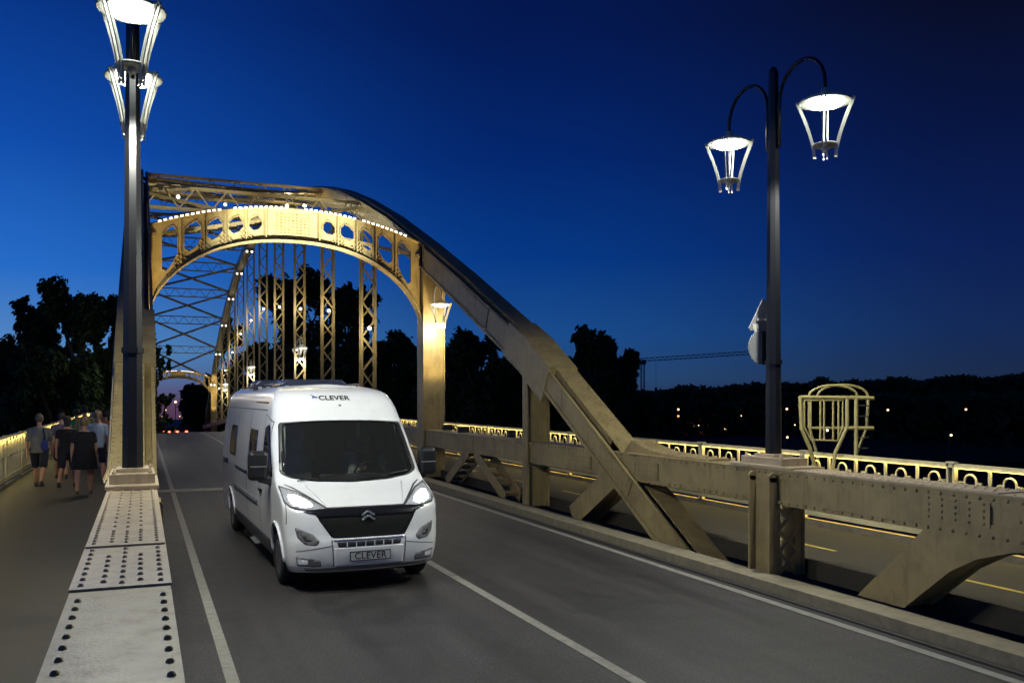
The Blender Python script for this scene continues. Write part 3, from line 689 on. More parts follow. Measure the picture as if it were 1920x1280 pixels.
# warm uplights that wash the portals
def uplight(loc, target, label, w):
    root = empty('uplight', loc, label, 'uplight', 'warm uplights at the foot of the portals')
    b = MB(); b.box(-.13, .13, -.09, .09, .02, .16); b.box(-.16, .16, -.03, .03, 0, .1); b.build('housing', IRON, root, bevel=.01)
    l = MB(); l.box(-.11, .11, -.07, .07, .162, .17); l.build('lens', UPL, root)
    s = light('flood_light', 'SPOT', (0, 0, .2), w, (1,.76,.33), root, .08, angle=52, blend=.6)
    s.rotation_euler = (Vector(target)-Vector(loc)).to_track_quat('-Z', 'Y').to_euler()
for yy, w in ((25.25, WARM_W*7), (PAN[-1], WARM_W*7)):
    d = deck(yy); n = 'near' if yy < 50 else 'far'
    uplight((7.78, yy-3.4, 1.53+d), (6.7, yy, 6.9+d), 'warm uplight on the right bottom chord before the %s portal' % n, w)
    uplight((.0, yy-3.4, 1.53+d), (1.1, yy, 6.9+d), 'warm uplight on the left bottom chord before the %s portal' % n, w)
    uplight((7.98, yy-1.5, 1.53+d), (7.95, yy, 5.2+d), 'warm uplight close to the right %s portal column' % n, w*.28)
    uplight((-.2, yy-1.5, 1.53+d), (-.2, yy, 5.2+d), 'warm uplight close to the left %s portal column' % n, w*.28)

for x, sd in ((-.1, 'left'), (7.9, 'right')):  # added floodlights, only there to whiten the portal girder
    r_ = flood((x, 18.9, 1.60), 'added cool white floodlight on the %s bottom chord aimed up at the portal girder' % sd, 'added portal floodlights', .06)
    s_ = light('flood_light', 'SPOT', (0, -.25, .15), 14000, (.95,1,.88), r_, .05, angle=27, blend=.8); r_.rotation_euler = (0,0,math.pi)
    s_.rotation_euler = (Matrix.Rotation(-math.pi, 3, 'Z') @ (Vector((3.9+(3.9-x)*-.1, 25.25, 6.6))-Vector((x, 19.15, 1.75)))).to_track_quat('-Z', 'Y').to_euler()

# ------------------------------------------------------------------ road signs on the right pole (seen from behind)
r_ = empty('road_sign', (7.90, 9.86, 3.50), 'grey back of the triangular road sign high on the right lamp pole', 'road sign')
b = MB(); b.prism([(-.23,-.13),(.23,-.13),(.25,-.10),(.02,.30),(-.02,.30),(-.25,-.10)], 'y', -.01, .01); b.build('sign_plate', SIGNB, r_)
b = MB(); b.box(-.13, .12, -.03, -.011, .0, .04); b.bar((0,-.02,.02),(.12,-.14,.02),.03,.03); b.build('bracket', LAMPF, r_)
b = MB(); b.box(-.19,-.09,-.014,-.0105,-.11,-.04); b.box(-.165,-.115,-.014,-.0105,-.15,-.11); b.build('sticker', mat('sticker_white', (.6,.58,.5), .6), r_)
r_ = empty('road_sign', (7.88, 9.86, 3.14), 'grey back of the round road sign below the triangular one on the lamp pole', 'road sign')
b = MB(); b.prism([(.235*math.cos(a*math.pi/16), .235*math.sin(a*math.pi/16)) for a in range(32)], 'y', -.01, .01); b.build('sign_plate', SIGNB, r_)
b = MB(); b.box(-.02, .10, -.04, -.011, -.24, .22); b.bar((0.05,-.02,.1),(.12,-.2,.1),.03,.03); b.build('bracket', BLACKP, r_)

# ------------------------------------------------------------------ ladder cage beyond the right railing
X0, Y0, _ = at(1498, 14.9); X1, Y1, _ = at(1592, 14.2); X2, Y2, _ = at(1640, 15.3)
cage = empty('ladder_cage', (X1, Y1, .3), 'yellow tubular inspection ladder cage with a barred gate outside the right railing', 'ladder cage')
CAGE = mat('yellow_cage_paint', (.36,.30,.11), .5, var=.15, dirt=(.2,.15,.05))
def cg(px, py, z=14.5): X, Y, h = at(px, z, py=py); return Vector((X-X1, Y-Y1, h-.3))
def tb(name, lines, r, m=CAGE, parent=cage):
    b = MB()
    for l in lines: b.tube(l, r, 6)
    return b.build(name, m, parent)
zf, zb = 14.2, 15.1
tb('frame', [[cg(1500,742,zf), cg(1503,805,zf), cg(1518,838,zf), cg(1530,882,zf)],
             [cg(1588,742,zf), cg(1588,800,zf), cg(1566,848,zf), cg(1560,885,zf)],
             [cg(1500,744,zf), cg(1638,746,zf)], [cg(1588,802,zf), cg(1638,802,zf)],
             [cg(1605,742,zf), cg(1605,893,zf)]], .032)
tb('frame', [[cg(1517,742,zb), cg(1517,800,zb), cg(1530,845,zb), cg(1538,882,zb)], [cg(1628,742,zb), cg(1625,802,zb), cg(1606,850,zb), cg(1603,885,zb)],
             [cg(1517,744,zb), cg(1628,744,zb)], [cg(1517,802,zb), cg(1628,802,zb)]], .026)
tb('hoop', [[cg(1562-45*math.cos(math.pi*k/14), 742-20*math.sin(math.pi*k/14), zf) for k in range(15)]], .022)
tb('hoop', [[cg(1580-47*math.cos(math.pi*k/14), 742-21*math.sin(math.pi*k/14), zb) for k in range(15)]], .022)
tb('gate', [[cg(1508,750,zf), cg(1508,800,zf), cg(1520,824,zf), cg(1570,826,zf), cg(1580,800,zf), cg(1580,750,zf), cg(1508,750,zf)]] + [[cg(x,750,zf), cg(x,824,zf)] for x in (1520,1538,1545,1562,1572)], .016)
tb('rung', [[cg(1606,y,zf), cg(1628,y,zb)] for y in (760,780,800,820,840,860)], .012)

# ------------------------------------------------------------------ river, banks, far woods
WATER = mat('river_water', (.006,.008,.010), .45, var=.1, bump=.6, bscale=.8, spec=.12)
b = MB(); b.add([(-2500,-900,-9.5),(2500,-900,-9.5),(2500,116,-9.5),(-2500,116,-9.5)], [(0,1,2,3)])
o = b.build('river', WATER); tag(o, 'dark river water under the bridge', kind='structure')
LAND = mat('bank_ground', (.022,.026,.014), .9, var=.4, vscale=.15)
def land_h(x, y):
    e = y - (86 + 14*math.sin(x*.011) + (12 if x > 12 else 0))
    if e < 0: return -12
    h = -9.9 + 4.2*min(1, e/14)
    return h - .022*max(0, y-150) - (0 if abs(x) > 14 or y > 400 else 0)
b = MB(); xs = [-2400,-1400,-800,-400,-250] + [x for x in range(-200, 421, 20)] + [500,700,1000,1500,2400]
yy_ = [70,80,84,88,92,96,100,105,110,120,130,150,180,220,300,400,600,900,1400,2200,3600]
b.add([(x, y, land_h(x, y)) for y in yy_ for x in xs], [(j*len(xs)+i, j*len(xs)+i+1, (j+1)*len(xs)+i+1, (j+1)*len(xs)+i) for j in range(len(yy_)-1) for i in range(len(xs)-1)])
tag(b.build('river_bank', LAND), 'dark far river bank and land behind', kind='structure')
b = MB(); Y = ys(112, 420, 6)
b.sweep([(y, deck(y)-.33) for y in Y], -3.4, 11, 0, 9); tag(b.build('embankment', LAND), 'dark road embankment beyond the bridge', kind='structure')
# woods: leaf masses with an uneven top line
rnd = random.Random(3)
def leaf(b, c, s, rr):
    n = Vector((rr.gauss(0,1), rr.gauss(0,1), rr.gauss(0,1))).normalized(); x = n.orthogonal().normalized(); y = n.cross(x)
    a = s*(.6+rr.random()*.8); w = a*.45
    b.add([c-y*a, c+x*w, c+y*a, c-x*w], [(0,1,2,3)])
b = MB()
for (px0, px1, z0, z1, top0, top1, n) in ((1175,1500,210,320,738,722,7000), (1440,2080,210,330,722,703,13000), (1150,1560,190,210,760,752,3000), (1560,2080,170,200,748,742,4500), (820,1230,150,190,760,745,3500), (-200,236,92,120,705,690,5000), (395,830,128,160,712,690,5000), (815,1185,124,150,712,690,5500)):
    K = 90; bump_ = [rnd.uniform(-7, 5) for _ in range(K+2)]
    for i in range(n):
        u = rnd.random(); z = rnd.uniform(z0, z1); px = px0+(px1-px0)*u; j = u*K; bb = bump_[int(j)]*(1-j%1)+bump_[int(j)+1]*(j%1)
        X, Y_, ht = at(px, z, py=top0+(top1-top0)*u - bb*.8 - 3*math.sin(px*.05))
        g = land_h(X, Y_); hh = g+(ht-g)*(1-rnd.random()**2.2)
        leaf(b, Vector((X, Y_, hh)), 1.3, rnd)
tag(b.build('woodland', LEAF), 'far dark woods along the opposite river bank', 'woods', kind='stuff')

# ------------------------------------------------------------------ trees
def crown_mesh(name, lobes, leaf_s, dens, rr, m=LEAF):
    b = MB()
    for (cx, cy, cz, rx, rz_) in lobes:
        n = int(dens*rx*rx*rz_**.5)
        cl = [Vector((rr.gauss(0,1), rr.gauss(0,1), rr.gauss(0,1))).normalized()*(rr.random()**.4) for _ in range(max(6, n//28))]
        for i in range(n):
            d = rr.choice(cl)*.86 + Vector((rr.gauss(0,.12), rr.gauss(0,.12), rr.gauss(0,.12)))
            leaf(b, Vector((cx+d.x*rx, cy+d.y*rx, cz+d.z*rz_)), leaf_s, rr)
    return b
def tree(px, z, top, w, label, seed, kind=0, group='dark trees on the far bank', leaf_s=.32, k=None):
    """stands at depth z; top (photo row) and crown width in photo pixels give its real size"""
    rr = random.Random(seed); X, Y_, ht = at(px, z, py=top); W = w*z/F; g = land_h(X, Y_) if Y_ > 75 else -9.3
    root = empty('tree', (X, Y_, g), label, 'tree', group, rr.uniform(0, 6)); H = ht-g
    t = MB(); r0 = max(.22, H*.022)
    t.tube([(0,0,-.5),(rr.uniform(-.2,.2),.1,H*.3),(rr.uniform(-.3,.3),0,H*.55),(0,.1,H*.8)], [r0, r0*.8, r0*.5, r0*.15], 7); lobes = []
    for i in range(9 if kind == 0 else 6):
        a = i*2.4+rr.random(); f_ = .28+.6*(i/9); rad = W*.5*(1-.35*abs(f_-.5))*rr.uniform(.45,.8)
        e = Vector((math.cos(a)*rad, math.sin(a)*rad, H*(f_+.16)))
        t.tube([(0,0,H*f_*.8), (e.x*.5, e.y*.5, (H*f_*.8+e.z)/2+.2), e], [r0*.45, r0*.3, r0*.08], 5)
        lr = W*rr.uniform(.17,.26)
        lobes.append((e.x*.9, e.y*.9, min(e.z, H-lr*1.0), lr, lr*rr.uniform(.9, 1.35)))
    for i in range(5):
        lobes.append((rr.uniform(-.24,.24)*W, rr.uniform(-.24,.24)*W, H-rr.uniform(.09,.2)*H, W*.17, H*.10))
    lobes.append((0,0,H*.45,W*.36,H*.26)); lobes.append((0,0,H*.3,W*.40,H*.2))
    t.build('trunk', TRUNK, root)
    nn = sum(l[3]**2*l[4]**.5 for l in lobes); dens = (k or 7500)/nn
    crown_mesh('crown', lobes, leaf_s, dens, rr).build('crown', LEAF if kind == 0 else LEAF2, root)
T_ = [(150,75,528,135,'tall dark poplar-like tree, highest of those left of the arch'), (75,80,556,110,'ragged tree at the left with gaps in its crown'), (18,72,625,140,'low round tree at the left edge of the picture'), (205,82,548,90,'slim dark tree just left of the arch foot'), (110,68,650,210,'broad low dark tree behind the walking people'),
      (294,66,618,84,'small tree seen through the portal just right of the left arch foot'), (438,118,595,60,'small leafy tree behind the descending end of the arch'), (368,150,722,70,'dark tree under the far portal'), 
      (560,135,505,150,'tallest tree seen between the hangers'), (652,130,530,130,'tree right of the tallest one behind the hangers'), (500,140,640,110,'low dark tree behind the van roof'),
      (735,125,628,105,'tree just left of the right portal column'), (890,112,622,130,'wide round tree right of the portal column'), (985,120,660,110,'low tree partly hidden by the knuckle of the right arch'),
      (1110,112,612,120,'round tree right of the arch knuckle, standing against the sky'), (1165,118,660,70,'small shrubby tree at the right edge of the tree row'), (820,118,650,110,'dark tree right behind the portal column'), (610,120,640,200,'broad low tree filling the gap behind the hangers')]
for i, (px, z, top, w, lab) in enumerate(T_):
    tree(px, z, top, w, lab, 11+i, kind=1 if i in (5,6) else 0, leaf_s=.26*z/75 if z < 100 else .42, k=20000 if i not in (5,6) else 3600)

# ------------------------------------------------------------------ far bank: lamps, buildings, crane
AMB = mat('far_lamp_glow', (1,.8,.6), .5, emit=(1,.6,.3), estr=4); REDL = mat('red_lamp_glow', (1,.1,.05), .5, emit=(1,.08,.03), estr=14)
for i, (px, py, z, r, m, wh) in enumerate([(1270,767,170,.42,AMB,'bright lamp left of the right street lamp pole'), (1182,780,190,.28,AMB,'faint lamp right beside the arch chord'), (1395,758,200,.30,AMB,'dim lamp on the bank left of the pole'), (1388,779,190,.25,AMB,'faint lamp low on the bank left of the pole'), (1308,797,170,.2,AMB,'faintest lamp, low below the reddish building'),
        (1473,766,165,.42,AMB,'bright lamp just right of the pole'), (1473,819,120,.30,AMB,'low bright lamp just right of the pole'), (1488,796,160,.25,AMB,'dim lamp between the pole and the cage'), (1547,806,100,.26,LENS2,'white lamp seen through the ladder cage'),
        (1662,768,165,.42,AMB,'lamp right of the ladder cage'), (1808,767,160,.38,AMB,'topmost lamp towards the right edge'), (1779,815,110,.30,AMB,'low lamp towards the right edge'),
        (329,753,190,.50,AMB,'highest orange lamp under the far portal'), (310,768,170,.36,AMB,'lamp under the far portal beside the arch foot'), (305,781,190,.40,AMB,'low lamp on the road under the far portal'), (311,790,200,.26,AMB,'lowest small lamp under the far portal'), (337,780,180,.2,AMB,'tiny lamp right of the highest one under the far portal')]):
    X, Y_, h = at(px, z, py=py); g = land_h(X, Y_)
    if X < 12: g = deck(Y_)-.3
    root = empty('distant_lamp', (X, Y_, g), 'distant orange ' + wh if m is AMB else 'distant ' + wh, 'street lamp', 'distant lamps on the far bank')
    b = MB(); b.tube([(0,0,-.2),(0,0,max(.6,h-g-.1))], .07, 6); b.tube([(0,0,max(.5,h-g-.15)),(0,-.35,max(.6,h-g-.02))], .05, 5); b.build('pole', IRON, root)
    b = MB(); r *= .55; b.lathe([(r*.3,-r*.9),(r*.8,-r*.5),(r*.9,0),(r*.6,r*.5),(r*.2,r*.7)], (0,-.35,h-g), 10); b.build('lamp_head', m, root)
X, Y_, h = at(356, 150, py=766)
root = empty('distant_lamp', (X, Y_, deck(Y_)), 'twin white lamp on a tall pole under the far portal', 'street lamp', 'distant lamps on the far bank')
b = MB(); b.tube([(0,0,0),(0,0,h-deck(Y_)+.2)], .09, 6); b.tube([(-.6,0,h-deck(Y_)+.1),(.6,0,h-deck(Y_)+.1)], .05, 5); b.build('pole', LAMPF, root)
b = MB()
for s in (-.55, .55): b.lathe([(.12,-.5),(.3,-.1),(.3,0),(.1,.1)], (s,0,h-deck(Y_)), 8)
b.build('lamp_head', LENS2, root)
# traffic light in red
X, Y_, h = at(1271, 150, py=783); g = land_h(X, Y_)
root = empty('traffic_light', (X, Y_, g), 'red glowing traffic light under the bright lamp on the far bank', 'traffic light')
b = MB(); b.tube([(0,0,0),(0,0,h-g-.3)], .06, 6); b.box(-.2,.2,-.1,.15,h-g-.5,h-g+.6); b.build('housing', IRON, root)
b = MB(); b.lathe([(.16,-.02),(.16,.02)], (0,-.12,h-g+.3), 10, M=Matrix.Rotation(R(90),4,'X')); b.build('signal_lens', REDL, root)
# buildings
def building(px0, px1, pt, z, label, wall, roof, lit, depth=10):
    Xa, Ya, ht = at(px0, z, py=pt); Xb, Yb, _ = at(px1, z, py=pt); g = land_h(Xa, Ya); H = ht-g; Wd = math.hypot(Xb-Xa, Yb-Ya)
    root = empty('house', ((Xa+Xb)/2, (Ya+Yb)/2, g), label, 'building', 'buildings on the far bank', math.atan2(Yb-Ya, Xb-Xa))
    b = MB(); b.box(-Wd/2, Wd/2, 0, depth, -1, H*.8); b.build('wall', wall, root)
    b = MB(); b.prism([(-.6,H*.8+.01),(depth+.6,H*.8+.01),(depth/2,H)], 'x', -Wd/2-.5, Wd/2+.5); ro = b.build('roof', roof, root)
    b = MB(); b.box(Wd*.2, Wd*.2+.7, depth/2-.4, depth/2+.4, H*.9, H+1.0); b.build('chimney', wall, ro)
    n = max(3, int(Wd/2.6)); k = 0
    for i in range(n):
        for fl in range(max(1, int(H*.8/3))):
            x = -Wd/2+Wd*(i+.5)/n; z_ = .9+3*fl; b = MB(); b.box(x-.55, x+.55, -.06, -.01, z_, z_+1.4); w = b.build('window', LAMPF, root)
            b = MB(); b.box(x-.47, x+.47, -.075, -.061, z_+.08, z_+1.32); b.build('pane', lit if (i*3+fl*5) % 11 == 0 and lit else BLACKP, w)
WIN = mat('lit_window', (1,.8,.5), .5, emit=(1,.7,.35), estr=1.5)
RW = mat('red_glow_render', (.45,.16,.13), .8, emit=(.5,.1,.08), estr=.035); GW = mat('grey_render', (.3,.28,.26), .8); ROOFM = mat('roof_tiles', (.10,.05,.035), .8)  # the red wall emits faintly so that it looks lit
building(1288, 1342, 757, 200, 'long low house with a reddish wall given a faint glow on the far bank', RW, ROOFM, WIN)
building(1350, 1420, 754, 215, 'grey terrace left of the lamp pole on the far bank', GW, ROOFM, WIN)
building(1640, 1760, 752, 220, 'wide dark grey block right of the ladder cage', GW, ROOFM, None)
# crane
Xa, Ya, hb = at(1190, 330, py=681); Xb, Yb, he = at(1440, 330, py=662); g = land_h(Xa, Ya)
root = empty('tower_crane', (Xa, Ya, g), 'thin tower crane with a long level jib far behind the trees', 'crane', rz=math.atan2(Yb-Ya, Xb-Xa)); Lj = math.hypot(Xb-Xa, Yb-Ya)
b = MB()
for dx, dy in ((-.6,-.6),(.6,-.6),(.6,.6),(-.6,.6)): b.bar((3+dx,dy,0),(3+dx,dy,hb-g+1), .22, .22)
for i in range(22):
    z0, z1 = (hb-g)*i/22, (hb-g)*(i+1)/22; b.bar((2.4,-.6,z0),(3.6,-.6,z1),.12,.12); b.bar((3.6,.6,z0),(2.4,.6,z1),.12,.12)
b.build('mast', IRON, root)
b = MB()
for dy, dz in ((-.6,0),(.6,0),(0,1.2)): b.bar((-8,dy,hb-g+dz),(Lj,dy,he-g+dz), .22, .22)
n = 30
for i in range(n):
    u0, u1 = i/n, (i+.5)/n; f_ = lambda u: (-8+(Lj+8)*u, hb-g+(he-hb)*u)
    a0, a1, a2 = f_(u0), f_(u1), f_(u0+1/n); b.bar((a0[0],-.6,a0[1]),(a1[0],0,a1[1]+1.2),.13,.13); b.bar((a1[0],0,a1[1]+1.2),(a2[0],-.6,a2[1]),.13,.13)
b.build('jib', IRON, root)
b = MB(); b.bar((8,0,hb-g),(8,0,hb-g-9),.1,.1); b.box(7.6,8.4,-.3,.3,hb-g-10.4,hb-g-9); b.build('hook', IRON, root)
b = MB(); b.box(2.4,4,-.9,-2,hb-g-.5,hb-g+1.3); b.build('cab', IRON, root)

# ------------------------------------------------------------------ cars beyond the crest
def make_car(m):
    root = empty('car', (0,0,0), '', 'car', 'cars beyond the crest of the bridge')
    b = MB(); b.prism([(-2.1,.3),(2.1,.3),(2.15,.75),(1.3,.9),(-1.9,.98),(-2.12,.8)], 'x', -.87, .87); b.build('body', m, root, bevel=.06)
    b = MB(); b.prism([(-1.75,.97),(1.05,.92),(.35,1.42),(-1.25,1.45)], 'x', -.75, .75); b.build('cabin', BLACKP, root, bevel=.05)
    for x in (-.62, .62):
        b = MB(); b.box(x-.16, x+.16, -2.17, -2.10, .68, .86); b.build('tail_light', REDL, root)
    for x in (-.8, .8):
        for y in (-1.3, 1.35):
            b = MB(); b.lathe([(.31,-.1),(.33,-.07),(.33,.07),(.31,.1)], (0,0,0), 14, M=Matrix.Rotation(R(90),4,'Y')); b.build('wheel', RUB, root).location = (x, y, .33)
    return root
CP = [mat('car_paint_silver', (.35,.35,.36), .3, metal=.6), mat('car_paint_dark', (.03,.03,.05), .3), mat('car_paint_red', (.3,.03,.03), .3)]
for i, (X, Y_, lab) in enumerate([(2.1,132,'silver car, leftmost of those with red tail lights beyond the crest'), (3.1,146,'dark car in the middle of those beyond the crest'), (5.2,138,'red car, rightmost of those beyond the crest'), (1.8,168,'farthest dark car in the queue beyond the crest')]):
    c = make_car(CP[i % 3]); c['label'] = lab; c.location = (X, Y_, deck(Y_))
# ------------------------------------------------------------------ camper van
WHITE = mat('van_white_paint', (.86,.87,.88), .24, var=.03, vscale=2, coat=.6, dirt=(.5,.49,.46), dscale=2.2, damt=.25)
GREYP = mat('grey_plastic', (.16,.165,.17), .5, var=.08)
DARKG = mat('dark_grey_plastic', (.05,.05,.053), .5, var=.08)
SEAM = mat('panel_seam', (.05,.05,.05), .7)
CHROME = mat('chrome', (.85,.85,.87), .32, metal=1, var=.02)
DGLASS = mat('dark_window_glass', (.012,.013,.015), .06, var=.02, spec=.8)
HLGLASS = mat('headlight_housing', (.30,.31,.32), .15, var=.3, vscale=25, spec=.8, coat=1, emit=(.9,.95,1), estr=.16)
HLAMP = mat('headlight_glow', (1,1,1), .3, emit=(.95,.98,1), estr=70)
PLATE = mat('plate_grey', (.52,.53,.52), .45, var=.03)
INK = mat('black_ink', (.01,.01,.012), .5)
BLUEINK = mat('blue_ink', (.03,.04,.25), .4)
MESHG = mat('grille_black', (.004,.004,.005), .6, spec=.2, var=.3, vscale=90, bump=.6, bscale=160)
BAND = mat('grille_gloss_band', (.010,.010,.014), .25, var=.05, spec=.4)
PALEPANEL = mat('pale_panel_matte', (.45,.43,.34), .9)
FAB = mat('seat_fabric', (.28,.29,.27), .8)
DASH = mat('dashboard_plastic', (.10,.105,.10), .6)
gm = bpy.data.materials.new('windscreen_glass'); gm.use_nodes = True; t_ = gm.node_tree; t_.nodes.clear()
o_ = t_.nodes.new('ShaderNodeOutputMaterial'); mx_ = t_.nodes.new('ShaderNodeMixShader'); tr_ = t_.nodes.new('ShaderNodeBsdfTransparent'); gl_ = t_.nodes.new('ShaderNodeBsdfGlossy'); fr_ = t_.nodes.new('ShaderNodeFresnel')
tr_.inputs[0].default_value = (.78,.83,.80,1); gl_.inputs['Roughness'].default_value = .03; fr_.inputs[0].default_value = 1.75
df_ = t_.nodes.new('ShaderNodeBsdfDiffuse'); df_.inputs[0].default_value = (.5,.52,.5,1); md_ = t_.nodes.new('ShaderNodeMixShader'); md_.inputs[0].default_value = .028; t_.links.new(tr_.outputs[0], md_.inputs[1]); t_.links.new(df_.outputs[0], md_.inputs[2])
t_.links.new(fr_.outputs[0], mx_.inputs[0]); t_.links.new(md_.outputs[0], mx_.inputs[1]); t_.links.new(gl_.outputs[0], mx_.inputs[2]); t_.links.new(mx_.outputs[0], o_.inputs[0])
GLASS = gm

VL = 7.5; WF = .96; WR = .96+5.05; WRAD = .355
def curve(tab):
    def f(x):
        if x <= tab[0][0]: return tab[0][1]
        if x >= tab[-1][0]: return tab[-1][1]
        for i in range(len(tab)-1):
            if x <= tab[i+1][0]:
                (x0,y0),(x1,y1) = tab[i], tab[i+1]
                def sl(j):
                    if j <= 0 or j >= len(tab)-1: return (tab[min(j+1,len(tab)-1)][1]-tab[max(j-1,0)][1])/(tab[min(j+1,len(tab)-1)][0]-tab[max(j-1,0)][0])
                    a = (tab[j][1]-tab[j-1][1])/(tab[j][0]-tab[j-1][0]); b_ = (tab[j+1][1]-tab[j][1])/(tab[j+1][0]-tab[j][0])
                    return 0 if a*b_ <= 0 else 2*a*b_/(a+b_)
                h = x1-x0; u = (x-x0)/h
                return (2*u**3-3*u*u+1)*y0 + (u**3-2*u*u+u)*h*sl(i) + (-2*u**3+3*u*u)*y1 + (u**3-u*u)*h*sl(i+1)
    return f
wv = curve([(.24,.93),(.32,.965),(.55,1.0),(.9,1.025),(1.2,1.025),(1.45,1.01),(1.8,.985),(2.1,.945),(2.35,.90),(2.48,.855),(2.56,.79),(2.61,.68)])
fv = curve([(.24,.16),(.29,.05),(.36,.015),(.48,.0),(.62,.005),(.70,.035),(.85,.075),(1.0,.14),(1.05,.19),(1.10,.30),(1.18,.50),(1.28,.78),(1.34,.90),(1.6,1.10),(1.9,1.34),(2.13,1.52),(2.25,1.60),(2.40,1.73),(2.50,1.88),(2.56,2.05),(2.61,2.45)])
dv = curve([(.24,.40),(.4,.44),(.6,.44),(.85,.40),(1.0,.32),(1.1,.22),(1.2,.14),(1.32,.14),(1.45,.20),(1.8,.30),(2.13,.34),(2.4,.40),(2.61,.45)])
NEXP = 2.7
def vmap(s, h):
    sg = 1 if s >= 0 else -1; a = abs(s); w = wv(h); f0 = fv(h); D = dv(h)
    if a <= 1:
        g = math.sin(a*math.pi/2); return Vector((sg*g*w, f0 + D*(1-max(0,1-g**NEXP)**(1/NEXP)), h))
    ye = VL-.14-.25*max(0,(h-1.2))/1.4*.6; yf = f0+D
    if a <= 2: return Vector((sg*w, yf+(ye-yf)*(a-1), h))
    g = min(1, a-2); A = g*math.pi/2
    return Vector((sg*(w*max(0,math.cos(A))**.35 if g < 1 else 0), ye+.14*math.sin(A)**.6 if g > 0 else ye, h))
def s_x(x, h):
    r = max(-1, min(1, x/wv(h))); return math.asin(abs(r))*2/math.pi*(1 if x >= 0 else -1)
def s_y(y, h, side):
    f0 = fv(h); D = dv(h); yf = f0+D
    if y >= yf: return side*(1+(y-yf)/(VL-.14-.25*max(0,(h-1.2))/1.4*.6-yf))
    q = max(0, min(1, (y-f0)/D)); g = max(0, 1-(1-q)**NEXP)**(1/NEXP); return side*math.asin(min(1,g))*2/math.pi
def vnorm(s, h):
    e = .004; du = vmap(s+e, h)-vmap(s-e, h); dh = vmap(s, h+e)-vmap(s, h-e); n = du.cross(dh)
    return n.normalized() if n.length > 1e-9 else Vector((0,-1,0))
def pin(p, poly):
    c = False; n = len(poly)
    for i in range(n):
        x0, y0 = poly[i]; x1, y1 = poly[(i+1) % n]
        if (y0 > p[1]) != (y1 > p[1]) and p[0] < (x1-x0)*(p[1]-y0)/(y1-y0)+x0: c = not c
    return c
def dens(poly, step):
    out = []
    for i, p in enumerate(poly):
        q = poly[(i+1) % len(poly)]; k = max(1, int(math.hypot(q[0]-p[0], q[1]-p[1])/step))
        out += [(p[0]+(q[0]-p[0])*j/k, p[1]+(q[1]-p[1])*j/k) for j in range(k)]
    return out
def rnd_poly(poly, r, k=4):                       # round the corners
    out = []; n = len(poly)
    for i in range(n):
        p = Vector(poly[i]); a = Vector(poly[i-1])-p; b_ = Vector(poly[(i+1)%n])-p; rr = min(r, a.length*.45, b_.length*.45)
        A = p+a.normalized()*rr; B = p+b_.normalized()*rr
        for j in range(k+1):
            u = j/k; q = A*(1-u)**2+p*2*u*(1-u)+B*u*u; out.append((q.x, q.y))
    return out
def sheet(poly, holes, mapf, normf, off, step=.05):
    """poly and holes already in map space"""
    pts = [Vector(p) for p in poly]; ed = [(i, (i+1) % len(poly)) for i in range(len(poly))]
    for h in holes:
        o = len(pts); pts += [Vector(p) for p in h]; ed += [(o+i, o+(i+1) % len(h)) for i in range(len(h))]
    xs_ = [p[0] for p in poly]; ys_ = [p[1] for p in poly]
    x = min(xs_)+step*.37
    while x < max(xs_):
        y = min(ys_)+step*.41
        while y < max(ys_):
            if pin((x, y), poly) and not any(pin((x, y), h) for h in holes): pts.append(Vector((x, y)))
            y += step
        x += step
    V, E, Fc, *_ = delaunay_2d_cdt(pts, ed, [], 0, 1e-6)
    tri = []
    for f in Fc:
        c = ((V[f[0]].x+V[f[1]].x+V[f[2]].x)/3, (V[f[0]].y+V[f[1]].y+V[f[2]].y)/3)
        if pin(c, poly) and not any(pin(c, h) for h in holes): tri.append(tuple(f))
    b = MB(); b.add([mapf(v.x, v.y)+normf(v.x, v.y)*off for v in V], tri, True)
    return b
van = empty('camper_van', (2.66, 11.0, 0), 'white high-roof camper van driving towards the camera with its headlights on', 'camper van', rz=R(1.4))
def vb(b, name, m, parent=None, bevel=0, solid=0):
    o = b.build(name, m, parent or van, bevel)
    if solid:
        sd = o.modifiers.new('solid', 'SOLIDIFY'); sd.thickness = solid; sd.offset = -1
    return o
def front(poly, name, m, off=.004, parent=None, holes=(), rad=.02, step=.04, solid=.006):
    P = [(s_x(x, h), h) for x, h in dens(rnd_poly(poly, rad) if rad else poly, .03)]
    H = [[(s_x(x, h), h) for x, h in dens(rnd_poly(q, rad) if rad else q, .03)] for q in holes]
    return vb(sheet(P, H, vmap, vnorm, off, step), name, m, parent, solid=solid)
def sidep(poly, name, m, off=.004, parent=None, side=-1, holes=(), rad=.03, step=.05, solid=.006):
    P = [(s_y(y, h, side), h) for y, h in dens(rnd_poly(poly, rad) if rad else poly, .06)]
    H = [[(s_y(y, h, side), h) for y, h in dens(rnd_poly(q, rad) if rad else q, .06)] for q in holes]
    return vb(sheet(P, H, vmap, vnorm, off, step), name, m, parent, solid=solid)
